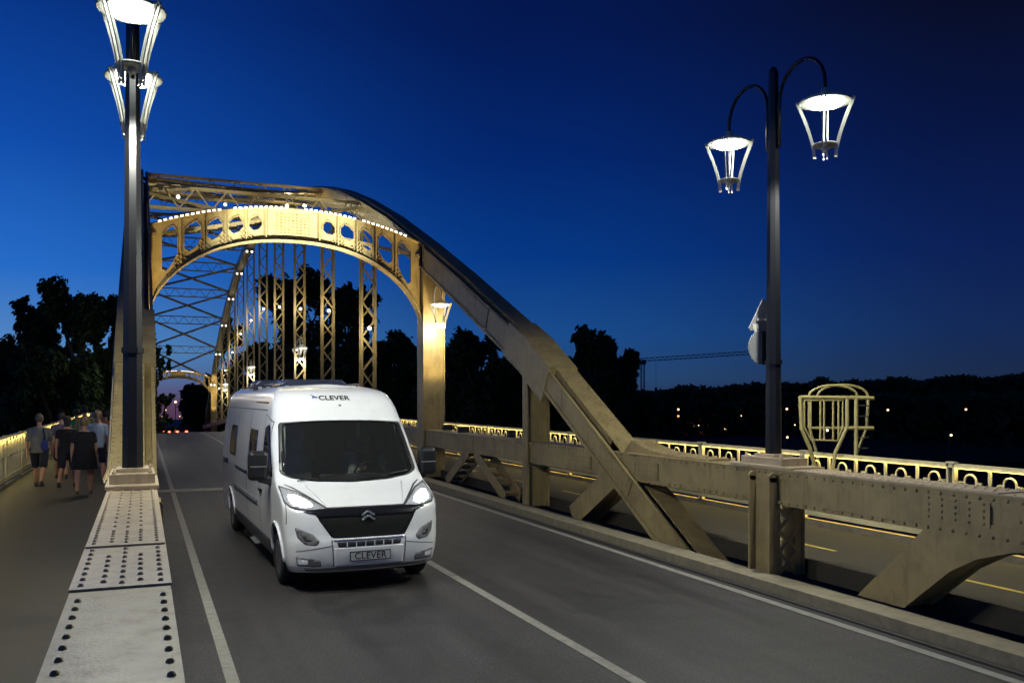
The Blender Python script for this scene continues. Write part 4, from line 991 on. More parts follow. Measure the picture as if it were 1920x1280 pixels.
# hull with the windscreen and the wheel arches cut out
WS = [(-.875,2.10),(-.4,2.125),(0,2.13),(.4,2.125),(.875,2.10),(.955,1.44),(.83,1.375),(.5,1.325),(0,1.305),(-.5,1.325),(-.83,1.375),(-.955,1.44)]
ws_s = [(s_x(x, h), h) for x, h in dens(rnd_poly(WS, .05), .04)]
def arch(side, yc, r=.43):
    pl = [(yc+r*math.cos(A), .36+r*math.sin(A)) for A in [math.pi*i/20 for i in range(21)]]
    pl = [(yc+r, .2)] + pl + [(yc-r, .2)]
    return [(s_y(y, max(h,.24), side) , h) for y, h in dens(pl, .06)]
P = [(-3+6*i/160, .24) for i in range(161)] + [(3, .24+2.37*i/40) for i in range(1, 41)] + [(3-6*i/160, 2.61) for i in range(1, 161)] + [(-3, 2.61-2.37*i/40) for i in range(1, 40)]
pts_extra = []
holes = [ws_s] + [arch(s, y) for s in (-1, 1) for y in (WF, WR)]
b = sheet(P, holes, lambda s, h: vmap(s, max(h, .24)), vnorm, 0, .045)
# drop what lies below the sill, add the roof
top = [vmap(-3+6*i/160, 2.61) for i in range(161)]
rings = [top] + [[Vector((v.x*k, 2.45+(v.y-2.45)*(1-(1-k)*.25)+ (1-k)*.12, 2.61+.05*(1-k)**.7)) for v in top] for k in (.9, .75, .5, .2)]
vs = [v for r_ in rings for v in r_]; n = 161
b.add(vs, [(j*n+i, j*n+i+1, (j+1)*n+i+1, (j+1)*n+i) for j in range(4) for i in range(n-1)] , True)
hull = vb(b, 'body', WHITE)
bm = bmesh.new(); bm.from_mesh(hull.data); bmesh.ops.remove_doubles(bm, verts=bm.verts, dist=.0008); bmesh.ops.recalc_face_normals(bm, faces=bm.faces); bm.to_mesh(hull.data); bm.free()
# windscreen
WSo = [(x*1.0, h) for x, h in WS]
inner = [(x*.945, 1.305+(h-1.305)*.955+.02) for x, h in WS]
glass = front([(x*1.004, h) for x, h in WS], 'windscreen', GLASS, off=-.012, rad=.05, solid=0)
front(WS, 'windscreen_seal', BLACKP, off=.002, holes=[inner], rad=.05, solid=.01)
for x0, x1, z1, z2 in ((-.75,-.1,1.335,1.40),(.15,.80,1.34,1.42)):
    b = MB(); q = [vmap(s_x(x0+(x1-x0)*i/6, z1+(z2-z1)*i/6), z1+(z2-z1)*i/6)+Vector((0,-.022,.01)) for i in range(7)]; b.tube(q, .009, 6); vb(b, 'wiper', BLACKP)
# front end
front([(-.66,1.03),(.66,1.03),(.62,.91),(.47,.685),(-.47,.685),(-.62,.91)], 'grille', MESHG, rad=.03)
front([(-.80,1.015),(-.60,1.04),(.60,1.04),(.80,1.015),(.655,.975),(.64,.94),(-.64,.94),(-.655,.975)], 'grille_band', BAND, off=.009, rad=.012)
b = MB()
for zz in (.945, 1.0):
    for s in (-1, 1):
        p = [Vector((s*.085, 0, zz-.052)), Vector((s*.04, 0, zz-.012)), Vector((0, 0, zz))]
        p = [Vector((v.x, vmap(s_x(v.x, v.z), v.z).y-.022, v.z)) for v in p]
        b.bar(p[0], p[2], .02, .024, up=(0,-.2,1))
vb(b, 'double_chevron_emblem', CHROME, bevel=.003)
front([(-.46,.675),(.46,.675),(.455,.655),(-.455,.655)], 'grille_trim', WHITE, off=.014, rad=.004, solid=.016)
front([(-.415,.635),(.415,.635),(.40,.575),(-.40,.575)], 'lower_intake', INK, off=.004, rad=.008)
b = MB()
for i in range(1, 7):
    x = -.41+.82*i/7; y = vmap(s_x(x,.6),.6).y; b.box(x-.006, x+.006, y-.014, y+.02, .575, .635)
vb(b, 'intake_slats', WHITE)
front([(-.45,.565),(.45,.565),(.44,.335),(-.44,.335)], 'plate_panel', WHITE, off=.010, rad=.02, solid=.012)
for s in (-1, 1):
    front([(s*.475,.665),(s*.485,.665),(s*.46,.32),(s*.45,.32)], 'bumper_seam', SEAM, off=.003, rad=0)
    front([(s*.905,.83),(s*.70,.745),(s*.62,.66),(s*.66,.605),(s*.80,.62),(s*.88,.70)], 'fog_recess', GREYP, off=.002, rad=.02)
    front([(s*.84,.755),(s*.74,.71),(s*.71,.66),(s*.80,.66)], 'fog_recess_core', DARKG, off=.006, rad=.02)
    front([(s*.90,.47),(s*.62,.43),(s*.60,.34),(s*.88,.345)], 'bumper_vent', GREYP, off=.003, rad=.02)
    # headlights
    hl = front([(s*.985,1.275),(s*.80,1.215),(s*.64,1.12),(s*.525,1.045),(s*.60,1.03),(s*.80,1.045),(s*.93,1.075),(s*.985,1.13)], 'headlight', HLGLASS, off=.005, rad=.015)
    front([(s*1.0,1.295),(s*.80,1.23),(s*.62,1.13),(s*.505,1.04),(s*.60,1.018),(s*.81,1.03),(s*.945,1.06),(s*1.0,1.12)], 'headlight_seam', SEAM, off=.002, rad=.015, parent=hl)
    front([(s*.93,1.20),(s*.82,1.18),(s*.70,1.115),(s*.67,1.075),(s*.80,1.065),(s*.91,1.10)], 'headlight_lamp', HLAMP, off=.011, rad=.04, parent=hl)
    p = vmap(s_x(s*.8, 1.13), 1.13)
    l_ = light('headlight_beam', 'SPOT', (p.x, p.y-.06, 1.13), 7, (.95,.98,1), van, .05, angle=95, blend=.9); l_.rotation_euler = (R(82), 0, R(180)+s*R(-6))
    # bonnet seam and fog lens
    front([(s*.985,1.12),(s*.992,1.12),(s*.995,.86),(s*.988,.86)], 'wing_seam', SEAM, off=.002, rad=0)
    front([(s*.48,.60),(s*.90,.535),(s*.90,.528),(s*.48,.592)], 'bumper_line', SEAM, off=.002, rad=0)
    front([(s*.50,1.075),(s*.66,1.30),(s*.672,1.30),(s*.512,1.075)], 'bonnet_crease', WHITE, off=.007, rad=0, solid=.008)
    front([(s*.515,1.05),(s*.66,1.15),(s*.82,1.25),(s*.955,1.315),(s*.955,1.325),(s*.81,1.262),(s*.65,1.162),(s*.505,1.06)], 'bonnet_seam', SEAM, off=.0015, rad=0)
    front([(s*.88,.44),(s*.76,.425),(s*.76,.37),(s*.87,.372)], 'fog_lamp', HLGLASS, off=.006, rad=.02)
front([(-.55,1.057),(.55,1.057),(.55,1.049),(-.55,1.049)], 'bonnet_edge_seam', SEAM, off=.002, rad=0)
front([(-.80,.335),(.80,.335),(.78,.285),(-.78,.285)], 'bumper_lip', GREYP, off=.006, rad=.01)
# number plate
yp = vmap(0,.46).y
pl = empty('number_plate', (0, yp-.016, .455), None, None); pl.parent = van
b = MB(); b.box(-.265,.265,-.008,.004,-.062,.062); b.build('plate_frame', INK, pl, bevel=.003)
b = MB(); b.box(-.252,.252,-.0115,-.0085,-.049,.049); b.build('plate_face', PLATE, pl)
def text_mesh(txt, size, sx=1.0, spacing=1.0, bold=0):
    c = bpy.data.curves.new('t', 'FONT'); c.body = txt; c.size = size; c.align_x = 'CENTER'; c.align_y = 'CENTER'; c.space_character = spacing; c.offset = bold
    o = bpy.data.objects.new('t', c); C.objects.link(o); bpy.context.view_layer.update()
    me = bpy.data.meshes.new_from_object(o.evaluated_get(bpy.context.evaluated_depsgraph_get())); 
    vs = [(v.co.x*sx, v.co.y) for v in me.vertices]; fs = [tuple(p.vertices) for p in me.polygons]
    bpy.data.objects.remove(o); bpy.data.curves.remove(c); bpy.data.meshes.remove(me); return vs, fs
vs, fs = text_mesh('CLEVER', .118, 1.0, 1.04, .0012); b = MB(); b.add([(x, -.0135, y) for x, y in vs], fs); b.build('plate_letters', INK, pl)
vs, fs = text_mesh('CLEVER', .088, 1.45, 1.05, .0022); b = MB()
b.add([vmap(s_x(x-.06, 2.425+y), 2.44+y)+vnorm(s_x(x-.06, 2.425+y), 2.44+y)*.004 for x, y in vs], fs); vb(b, 'roof_lettering', INK)
b = MB()
for tri in ([(-.39,2.495),(-.32,2.46),(-.35,2.45)], [(-.38,2.425),(-.335,2.455),(-.36,2.46)], [(-.35,2.455),(-.31,2.46),(-.285,2.445),(-.33,2.44)]):
    b.add([vmap(s_x(x, h), h)+vnorm(s_x(x, h), h)*.004 for x, h in tri], [tuple(range(len(tri)))])
vb(b, 'bird_logo', BLUEINK)
front([(-.017,2.345),(.017,2.345),(.017,2.325),(-.017,2.325)], 'camera_dot', INK, off=.008, rad=.008)
# sides
for s in (-1, 1):
    sidep([(1.24,1.37),(1.60,1.36),(2.18,1.36),(2.20,2.03),(1.90,2.07),(1.78,2.03)], 'cab_window', DGLASS, side=s, rad=.06)
    sidep([(2.86,1.42),(3.62,1.42),(3.62,1.96),(2.86,1.96)], 'side_window', DGLASS, side=s, off=.012, rad=.06, solid=.012)
    sidep([(5.35,1.42),(6.15,1.42),(6.15,1.96),(5.35,1.96)], 'side_window', DGLASS, side=s, off=.012, rad=.06, solid=.012)
    for y0, y1, z0, z1 in ((1.40,5.55,.27,.50),):
        sidep([(y0,z0),(y1,z0),(y1,z1),(y0,z1)], 'side_moulding', DARKG, side=s, off=.012, rad=.02, solid=.012)
    sidep([(2.5,.86),(5.4,.86),(5.4,.94),(2.5,.94)], 'side_rubbing_strip', GREYP, side=s, off=.014, rad=.01, solid=.014)
    sidep([(6.4,1.22),(7.1,1.22),(7.1,1.32),(6.4,1.32)], 'rear_handle_strip', BLACKP, side=s, off=.01, rad=.01)
    sidep([(3.75,1.22),(5.3,1.22),(5.3,1.28),(3.75,1.28)], 'door_rail', BLACKP, side=s, off=.006, rad=.01)
    sidep([(2.35,2.36),(3.6,2.37),(3.6,2.395),(2.35,2.385)], 'awning_gap', INK, side=s, off=.004, rad=0)
    for y_ in (2.32, 3.78, 5.28):
        sidep([(y_,.5),(y_+.012,.5),(y_+.012,2.26),(y_,2.26)], 'door_seam', SEAM, side=s, off=.0015, rad=0, step=.2)
    sidep([(1.15,.52),(1.16,.52),(1.42,1.36),(1.72,2.10),(2.3,2.2),(2.3,2.215),(1.71,2.115),(1.41,1.37)], 'door_seam', SEAM, side=s, off=.0015, rad=0, step=.1)
    sidep([(2.3,2.26),(7.0,2.26),(7.0,2.272),(2.3,2.272)], 'roof_seam', SEAM, side=s, off=.0015, rad=0, step=.3)
    sidep([(2.35,1.10),(2.10,1.10),(2.10,1.14),(2.35,1.14)], 'door_handle', BLACKP, side=s, off=.03, rad=.01, solid=.02)
    for yc in (WF, WR):                            # flared arch lips and dark liners
        b = MB(); q = [vmap(s_y(yc+.445*math.cos(A), .36+.445*math.sin(A), s), max(.27,.36+.445*math.sin(A))) for A in [math.pi*i/24 for i in range(25)]]
        b.tube([v+Vector((s*.004,0,0)) for v in q], .022, 8); vb(b, 'arch_lip', WHITE)
        b = MB(); ring = [(yc+.44*math.cos(A), .36+.44*math.sin(A)) for A in [-.3+(math.pi+.6)*i/20 for i in range(21)]]
        b.add([(s*x, y, z) for y, z in ring for x in (.55, .985)], [(2*i, 2*i+1, 2*i+3, 2*i+2) for i in range(20)]); b.add([(s*.55, y, z) for y, z in ring], [tuple(range(21))]); vb(b, 'arch_liner', INK)
        w = empty('wheel', (s*.875, yc, WRAD), None, None); w.parent = van
        M = Matrix.Rotation(R(90), 4, 'Y')
        b = MB(); b.lathe([(.20,-.10),(.235,-.115),(.30,-.118),(.34,-.10),(.355,-.06),(.355,.06),(.34,.10),(.30,.118),(.235,.115),(.20,.10)], n=40, M=M); b.build('tyre', RUB, w)
        b = MB(); b.lathe([(.235,-.112),(.24,-.10),(.215,-.05),(.215,.05),(.24,.10),(.235,.112)], n=32, M=M)
        for k in range(8):
            A = k*math.pi/4; b.bar((s*.095, .05*math.cos(A), .05*math.sin(A)), (s*.10, .225*math.cos(A), .225*math.sin(A)), .045, .025, up=(1,0,0))
        b.lathe([(.055,.0),(.06,.11),(.03,.115)] if s > 0 else [(.03,-.115),(.06,-.11),(.055,0)], n=16, M=M); b.build('rim', mat('alloy_grey', (.18,.18,.19), .3, metal=.8), w)
        b = MB(); b.lathe([(.2,.02*1),(.2,.03)], n=24, M=M); b.build('brake_disc', DARKG, w)
    # mirrors
    m_ = empty('mirror', (s*1.20, 1.33, 1.33), None, None); m_.parent = van
    b = MB(); b.box(-.13, .13, -.09, .06, .0, .40); b.build('mirror_housing', BLACKP, m_, bevel=.055)
    b = MB(); b.box(-.10, .10, .061, .066, .04, .36); b.build('mirror_glass', CHROME, m_)
    b = MB(); b.bar((-s*.02,0,.02), (-s*.24,.04,-.05), .14, .09, up=(0,0,1)); b.bar((-s*.1,0,.1),(-s*.235,.04,.18), .1, .06); b.build('mirror_arm', BLACKP, m_, bevel=.02)
    b = MB(); b.box(-.11, .11, -.098, -.088, .185, .20); b.build('mirror_trim', GREYP, m_)
b = MB(); b.box(-.80,.80,.35,VL-.4,.24,.30); b.box(-.5,.5,.2,.5,.22,.30); b.box(-.56,.56,1.4,VL-.5,.30,.55); vb(b, 'underbody', INK)
b = MB(); b.box(-.97,-.84,2.7,3.4,.27,.31); b.box(-1.03,-.9,2.75,3.35,.255,.27); vb(b, 'side_step', GREYP)
# cab inside
b = MB(); b.box(-.90,.90,1.16,1.95,.9,1.26); b.box(-.86,.86,.98,1.5,.9,1.285); b.box(-.34,.34,1.35,1.5,1.2,1.37); b.box(.15,.62,1.30,1.62,1.24,1.36); vb(b, 'dashboard', DASH, bevel=.03)
b = MB(); b.box(-.92,.92,1.2,4.1,.5,.56); b.box(-.935,-.915,1.75,4.1,.5,2.03); b.box(.915,.935,1.75,4.1,.5,2.03); b.box(-.86,-.84,2.35,4.1,2.03,2.38); b.box(.84,.86,2.35,4.1,2.03,2.38); b.box(-.85,.85,4.1,4.14,.5,2.4); b.box(-.74,.74,2.5,4.1,2.42,2.45); vb(b, 'cab_lining', FAB)
for s in (-1, 1):
    b = MB(); b.box(s*.46-.25, s*.46+.25, 2.05, 2.6, .85, 1.0); b.box(s*.46-.24, s*.46+.24, 2.52, 2.68, 1.0, 1.62); b.box(s*.46-.13, s*.46+.13, 2.54, 2.66, 1.64, 1.84); vb(b, 'seat', FAB, bevel=.05)
b = MB(); b.add([(-.30,3.4,1.98),(.08,3.4,2.0),(.10,3.4,1.78),(-.02,3.4,1.72),(-.02,3.4,1.52),(-.12,3.4,1.30)], [(0,1,2,3,4,5)]); o = vb(b, 'pale_panel', PALEPANEL); sd = o.modifiers.new('s','SOLIDIFY'); sd.thickness = .02  # flat pale shape behind the seats
b = MB(); M = Matrix.Rotation(R(28), 4, 'X')
b.tube([Vector((.46,1.86,1.33))+M@Vector((.2*math.cos(A), 0, .2*math.sin(A))) for A in [2*math.pi*i/24 for i in range(25)]], .016, 8, caps=False)
b.tube([(.46,1.86,1.33),(.46,1.6,1.2)], .03, 8)
for A in (.3, math.pi-.3, -math.pi/2): b.bar(Vector((.46,1.86,1.33)), Vector((.46,1.86,1.33))+M@Vector((.2*math.cos(A), 0, .2*math.sin(A))), .03, .012)
vb(b, 'steering_wheel', BLACKP)
for s in (-1, 1):                                 # pale inner pillars seen through the glass
    b = MB(); b.bar((s*.86, 1.28, 1.42), (s*.80, 1.66, 2.08), .05, .04); vb(b, 'inner_pillar', mat('pillar_trim', (.40,.42,.38), .8))
# roof fittings
SKY = mat('roof_box_blue_black', (.03,.035,.06), .2, var=.1)
for nm, x0, x1, y0, y1, h1 in (('roof_vent', -.80,-.05,4.6,5.3,.15), ('skylight', -.66,.38,2.75,3.6,.13)):
    b = MB(); b.prism([(x0,.0),(x1,.0),(x1-.01,h1*.55),(x1-.10,h1),(x0+.10,h1),(x0+.01,h1*.55)], 'y', y0, y1); o = vb(b, nm, SKY, bevel=.03); o.location = (0,0,2.60)
    b = MB()
    for i in range(5): x = x0+.1+(x1-x0-.2)*i/4; b.box(x-.03, x+.03, y0-.02, y0+.01, .0, .035)
    q = b.build('catch', CHROME, o)
b = MB()
for x in (-.70,.70): b.tube([(x*.9, 3.0, 2.60),(x*.9, 3.1, 2.665),(x*.9, 6.6, 2.665),(x*.9,6.7,2.6)], .012, 6)
vb(b, 'roof_rail', GREYP)
for s in (-1, 1):
    b = MB(); b.box(s*.86-.06, s*.86+.06, VL-.05, VL+.01, 1.0, 1.5); vb(b, 'tail_light', mat('tail_red', (.3,.02,.02), .3))
# ------------------------------------------------------------------ people
def capsule(b, p, q, r1, r2, n=12, flat=1.0):
    p, q = Vector(p), Vector(q); d = q-p; l = max(d.length, 1e-4); d = d/l
    pts = []; rs = []
    for k in range(5): A = math.pi/2*(1-k/4); pts.append(p-d*r1*math.sin(A)); rs.append(max(1e-3, r1*math.cos(A)))
    for k in range(5): A = math.pi/2*k/4; pts.append(q+d*r2*math.sin(A)); rs.append(max(1e-3, r2*math.cos(A)))
    pts = [pt + d*(1e-5*i) for i, pt in enumerate(pts)]; b.tube(pts, rs, n)
def ell(b, c, rx, ry, rz, n=16, M=None):
    c = Vector(c); vs = []; m = 10
    for i in range(m+1):
        A = math.pi*i/m; rr = max(.002, math.sin(A))
        for k in range(n):
            v = Vector((rx*rr*math.cos(2*math.pi*k/n), ry*rr*math.sin(2*math.pi*k/n), -rz*math.cos(A)))
            if M: v = M @ v
            vs.append(c+v)
    o = len(b.v); b.add(vs, [(i*n+k, i*n+(k+1)%n, (i+1)*n+(k+1)%n, (i+1)*n+k) for i in range(m) for k in range(n)], True)
    b.f += [tuple(o+k for k in range(n))[::-1], tuple(o+m*n+k for k in range(n))]; b.sm += [True, True]
def merge(b, name, m, parent, vox, smooth=2):
    o = b.build(name, m, parent)
    r = o.modifiers.new('r', 'REMESH'); r.mode = 'VOXEL'; r.voxel_size = vox; r.use_smooth_shade = True
    if smooth: s = o.modifiers.new('s', 'SMOOTH'); s.iterations = smooth; s.factor = .5
    bpy.context.view_layer.update()
    me = bpy.data.meshes.new_from_object(o.evaluated_get(bpy.context.evaluated_depsgraph_get())); o.modifiers.clear(); o.data = me
    me.polygons.foreach_set('use_smooth', [True]*len(me.polygons)); return o
def fabric(name, col, stripes=None):
    m = mat(name, col, .9, var=.12, vscale=8, bump=.5, bscale=14)
    if stripes:
        t = m.node_tree; bs = t.nodes['Principled BSDF']; w = t.nodes.new('ShaderNodeTexWave'); w.bands_direction = 'Z'; w.inputs['Scale'].default_value = 14
        tc_ = t.nodes.new('ShaderNodeTexCoord'); t.links.new(tc_.outputs['Object'], w.inputs[0]); mx = t.nodes.new('ShaderNodeMixRGB'); mx.inputs[2].default_value = stripes+(1,)
        old = bs.inputs['Base Color'].links[0].from_socket; g = t.nodes.new('ShaderNodeMath'); g.operation = 'GREATER_THAN'; g.inputs[1].default_value = .7
        t.links.new(w.outputs['Fac'], g.inputs[0]); t.links.new(g.outputs[0], mx.inputs[0]); t.links.new(old, mx.inputs[1]); t.links.new(mx.outputs[0], bs.inputs['Base Color'])
    return m
SKIN = mat('skin', (.42,.22,.14), .55, var=.08)
def hand(b, w, d, side, k):                       # palm, four curled fingers, thumb at the side
    w = Vector(w); d = Vector(d).normalized(); fwd = Vector((0,1,0)); inn = Vector((-side,0,0))
    pc = w+d*.05*k; capsule(b, w+d*.01, w+d*.075*k, .026*k, .03*k); 
    for i, ln in enumerate((.062,.072,.066,.05)):
        o = fwd*(.027-.018*i)*k; a = w+d*.085*k+o; m1_ = a+(d*.9+inn*.25)*ln*.5*k; m2_ = m1_+(d*.6+inn*.7)*ln*.5*k
        capsule(b, a, m1_, .0092*k, .0086*k, 8); capsule(b, m1_, m2_, .0086*k, .007*k, 8)
    a = w+d*.03*k+fwd*.028*k; m1_ = a+(d*.6+fwd*.7)*.035*k; capsule(b, a, m1_, .012*k, .010*k, 8); capsule(b, m1_, m1_+(d+fwd*.2)*.028*k, .010*k, .008*k, 8)
def person(loc, H, label, hair, top, bottom, shoe, stride=.3, rz=0, build=1.0, female=False, dress=None, vox=.008, skin=SKIN, hairlen=0, cap=None, sleeves=.5, short=True, armswing=None, pony=False, group='people strolling away along the walkway', barefoot=False):
    root = empty('person', loc, label, 'person', group, rz); k = H/1.75; W = build
    def J(x, y, z): return Vector((x*k, y*k, z*k))
    a = stride; L = {}
    for sd, ph in ((-1, a), (1, -a)):              # ph > 0: this leg is in front
        hip = J(sd*.095*W, 0, .92); knee = hip + J(sd*.012, .44*math.sin(ph*.9)+.03, -.44*math.cos(ph*.9))
        sh = ph*.9 if ph > 0 else ph*1.5
        ank = knee + J(sd*.02, .42*math.sin(sh*.75 if ph > 0 else sh), -.42*math.cos(sh*.75 if ph > 0 else sh)); L[sd] = (hip, knee, ank)
    low = min(L[s][2].z for s in L); dz = Vector((0,0,.085*k-low))
    for s in L: L[s] = tuple(v+dz for v in L[s])
    up = dz; sw_ = a*.7 if armswing is None else armswing; shx = (.165 if female else .185)*(.75+.25*W)
    A = {}
    for sd, ph in ((-1, -sw_), (1, sw_)):
        s_ = J(sd*shx, 0, 1.375)+up; e = s_ + J(sd*.05*W, .29*math.sin(ph), -.28*math.cos(ph)); w = e + J(-sd*.0, .25*math.sin(ph+.25), -.25*math.cos(ph+.25)); A[sd] = (s_, e, w)
    hc = J(0, .02, 1.645)+up
    b = MB()
    ell(b, hc, .079*k, .097*k, .118*k); ell(b, hc+J(0,.02,-.055), .058*k, .07*k, .065*k); capsule(b, J(0,-.005,1.45)+up, hc+J(0,-.02,-.06), .056*k, .052*k)
    for sd in (-1, 1): ell(b, hc+J(sd*.078,0,-.01), .012*k, .022*k, .033*k, 8)
    capsule(b, hc+J(0,.092,.01), hc+J(0,.112,-.03), .010*k, .017*k, 8)
    ell(b, J(0,0,1.27)+up, .155*W*k, .105*W*k, .22*k); ell(b, J(0,0,1.03)+up, .135*W*k, .10*W*k, .16*k); ell(b, J(0,-.01,.93)+up, .155*W*k, .115*W*k, .12*k)
    for sd in (-1, 1): capsule(b, J(0,-.01,1.44)+up, J(sd*shx,0,1.378)+up, .055*k, .050*k)
    for sd in (-1, 1):
        s_, e, w = A[sd]; capsule(b, s_, e, .050*k*W**.5, .038*k*W**.5); capsule(b, e, w, .037*k*W**.5, .026*k); hand(b, w, w-e, sd, k)
        h, kn, an = L[sd]; capsule(b, h, kn, .085*W*k, .055*k*W**.5); capsule(b, kn-(kn-an)*.0, kn.lerp(an,.35)+J(0,-.012,0), .053*k*W**.5, .056*k*W**.5); capsule(b, kn.lerp(an,.35)+J(0,-.012,0), an, .056*k*W**.5, .035*k)
        capsule(b, an+J(0,-.03,-.045), an+J(0,.13,-.058), .032*k, .026*k)
    merge(b, 'body', skin, root, vox)
    b = MB()                                       # hair
    ell(b, hc+J(0,-.012,.014), .090*k, .104*k, .120*k)
    if hairlen: ell(b, hc+J(0,-.045,-.05-hairlen*.3), .078*k, .055*k, (.09+hairlen*.4)*k)
    if pony: capsule(b, hc+J(0,-.10,.03), hc+J(0,-.12,-.10), .03*k, .026*k); capsule(b, hc+J(0,-.12,-.10), hc+J(.01,-.11,-.20), .026*k, .010*k)
    ho = merge(b, 'hair', hair, root, vox)
    bm = bmesh.new(); bm.from_mesh(ho.data)        # open the face
    lim = hc.y+.045*k; dl = [v for v in bm.verts if (v.co.y > lim and v.co.z < hc.z+.07*k) or (v.co.z < hc.z-.045*k and v.co.y > hc.y-.03*k and not hairlen) or (not hairlen and not pony and v.co.z < hc.z-.075*k)]
    bmesh.ops.delete(bm, geom=dl, context='VERTS'); bm.to_mesh(ho.data); bm.free()
    if cap:
        b = MB(); ell(b, hc+J(0,0,.035), .092*k, .108*k, .10*k); co = merge(b, 'cap', cap, root, vox)
        bm = bmesh.new(); bm.from_mesh(co.data); bmesh.ops.delete(bm, geom=[v for v in bm.verts if v.co.z < hc.z+.015*k], context='VERTS'); bm.to_mesh(co.data); bm.free()
    g = .014*k; b = MB(); z0 = .88 if not dress else .90
    ell(b, J(0,0,1.27)+up, .155*W*k+g*1.2, .105*W*k+g*1.4, .21*k); [capsule(b, J(0,-.01,1.415)+up, J(sd*shx,0,1.372)+up, .054*k+g, .050*k+g) for sd in (-1, 1)]
    n = 20; rows = []
    if dress:
        prof = [(1.38,.14,.11),(1.25,.175,.13),(1.08,.165,.13),(.95,.185,.15),(.8,.205,.17),(.62,.225,.185),(.60,.215,.175),(.62,.20,.16)]
    else: prof = [(1.38,.14,.11),(1.25,.175,.13),(1.1,.165,.13),(1.0,.17,.135),(.90,.178,.14),(.86,.18,.142),(.855,.17,.13)]
    vs = [J(rx*W**1.0*math.cos(2*math.pi*i/n)*(1+.02*math.sin(5*i)), ry*W*math.sin(2*math.pi*i/n)*(1+.03*math.sin(3*i+1)), z)+up for z, rx, ry in prof for i in range(n)]
    o_ = len(b.v); b.add(vs, [(r*n+i, r*n+(i+1)%n, (r+1)*n+(i+1)%n, (r+1)*n+i) for r in range(len(prof)-1) for i in range(n)], True)
    b.f += [tuple(o_+i for i in range(n)), tuple(o_+(len(prof)-1)*n+i for i in range(n))]; b.sm += [True]*2
    for sd in (-1, 1):
        s_, e, w = A[sd]; q = s_.lerp(e, sleeves*1.25 if sleeves <= .8 else 1); capsule(b, s_, q, .051*k*W**.5+g*1.0, .042*k*W**.5+g*1.2)
        if sleeves > .8: capsule(b, e, e.lerp(w, .85), .042*k+g, .032*k+g)
    merge(b, 'dress' if dress else 'shirt', dress or top, root, max(vox, .011))
    if not dress:
        b = MB(); ell(b, J(0,-.01,.93)+up, .158*W*k+g*.6, .118*W*k+g*.6, .12*k)
        for sd in (-1, 1):
            h, kn, an = L[sd]; e = h.lerp(kn, .86 if short else 1); capsule(b, h, e, .088*W*k+g*.7, .068*k*W**.5+g*1.5)
            if not short: capsule(b, kn, kn.lerp(an, .92), .062*k+g, .046*k+g)
        merge(b, 'shorts' if short else 'trousers', bottom, root, max(vox, .011))
    for sd in (-1, 1):
        an = L[sd][2]; b = MB(); capsule(b, an+J(0,-.035,-.05), an+J(0,.14,-.06), .040*k, .034*k)
        if not barefoot: capsule(b, an+J(0,-.02,-.03), an+J(0,-.01,.01), .045*k, .042*k)
        so = merge(b, 'shoe', shoe, root, max(vox, .01))
        bm = bmesh.new(); bm.from_mesh(so.data)
        for v in bm.verts: v.co.z = max(v.co.z, .006)
        bm.to_mesh(so.data); bm.free()
    return root, hc, A, k, up
GH = mat('grey_hair', (.11,.09,.07), .8, var=.3, vscale=40); DH = mat('dark_hair', (.03,.02,.015), .7, var=.3, vscale=40); BH = mat('blonde_hair', (.20,.13,.065), .7, var=.3, vscale=40)
NAVY = fabric('navy_cloth', (.012,.014,.024)); BLK = fabric('black_cloth', (.010,.009,.011)); SHOE = mat('dark_shoe', (.03,.03,.035), .7); SHOE2 = mat('brown_shoe', (.14,.07,.05), .7); SHOE3 = mat('pale_shoe', (.4,.36,.3), .7)
p1 = person((-2.28, 23.7, .3), 1.77, 'grey haired man in grey tee and dark shorts with a blue shoulder bag', GH, fabric('grey_tee', (.17,.17,.155)), NAVY, SHOE, stride=.42, build=1.12, armswing=.16, sleeves=.6, rz=-.14)
root, hc, A, k, up = p1
BAGM = fabric('blue_bag', (.03,.05,.22))
bag = empty('shoulder_bag', (-2.28+.13, 23.7-.19, 1.33), 'small blue shoulder bag on the back of the grey haired man', 'bag')
b = MB(); ell(b, (0,0,0), .085, .045, .13); ell(b, (.01,0,-.07), .075, .05, .09); merge(b, 'bag', BAGM, bag, .012)
b = MB(); b.bar((.02,-.01,.08), (-.03,.03,.37), .035, .006, up=(0,1,0)); b.bar((-.03,.03,.37), (-.05,.17,.40), .035, .006); b.bar((-.05,.17,.40), (.06,.34,.10), .035, .006, up=(0,1,0)); b.build('strap', NAVY, bag)
person((-1.20, 21.6, .3), 1.72, 'woman with short fair hair in a loose black dress, nearest of the group', BH, None, None, SHOE2, stride=-.42, rz=.1, build=1.28, female=True, dress=BLK, armswing=.05, sleeves=.42, hairlen=.0, barefoot=True)
person((-1.66, 23.4, .3), 1.70, 'dark haired person in a black top just left of the woman in the black dress', DH, BLK, NAVY, SHOE, stride=-.34, rz=-.1, build=1.05, armswing=.15, sleeves=.35, hairlen=.02)
person((-1.98, 26.0, .3), 1.74, 'person in a muted purple shirt close to the railing, left of the group', DH, fabric('purple_shirt', (.11,.09,.13)), NAVY, SHOE, stride=.25, vox=.013)
person((-1.05, 24.6, .3), 1.80, 'woman with tied fair hair in pale blue tee and dark shorts, beside the arch foot', BH, fabric('pale_blue_tee', (.30,.36,.46), (.22,.27,.36)), NAVY, SHOE2, stride=.26, build=1.0, female=True, pony=True, sleeves=.55, armswing=-.2)
person((-1.93, 31.0, .3), 1.76, 'person wearing a green cap and green shirt farther along the walkway', DH, fabric('green_shirt', (.06,.30,.08)), NAVY, SHOE, stride=.25, vox=.014, cap=mat('green_cap', (.05,.32,.09), .8))
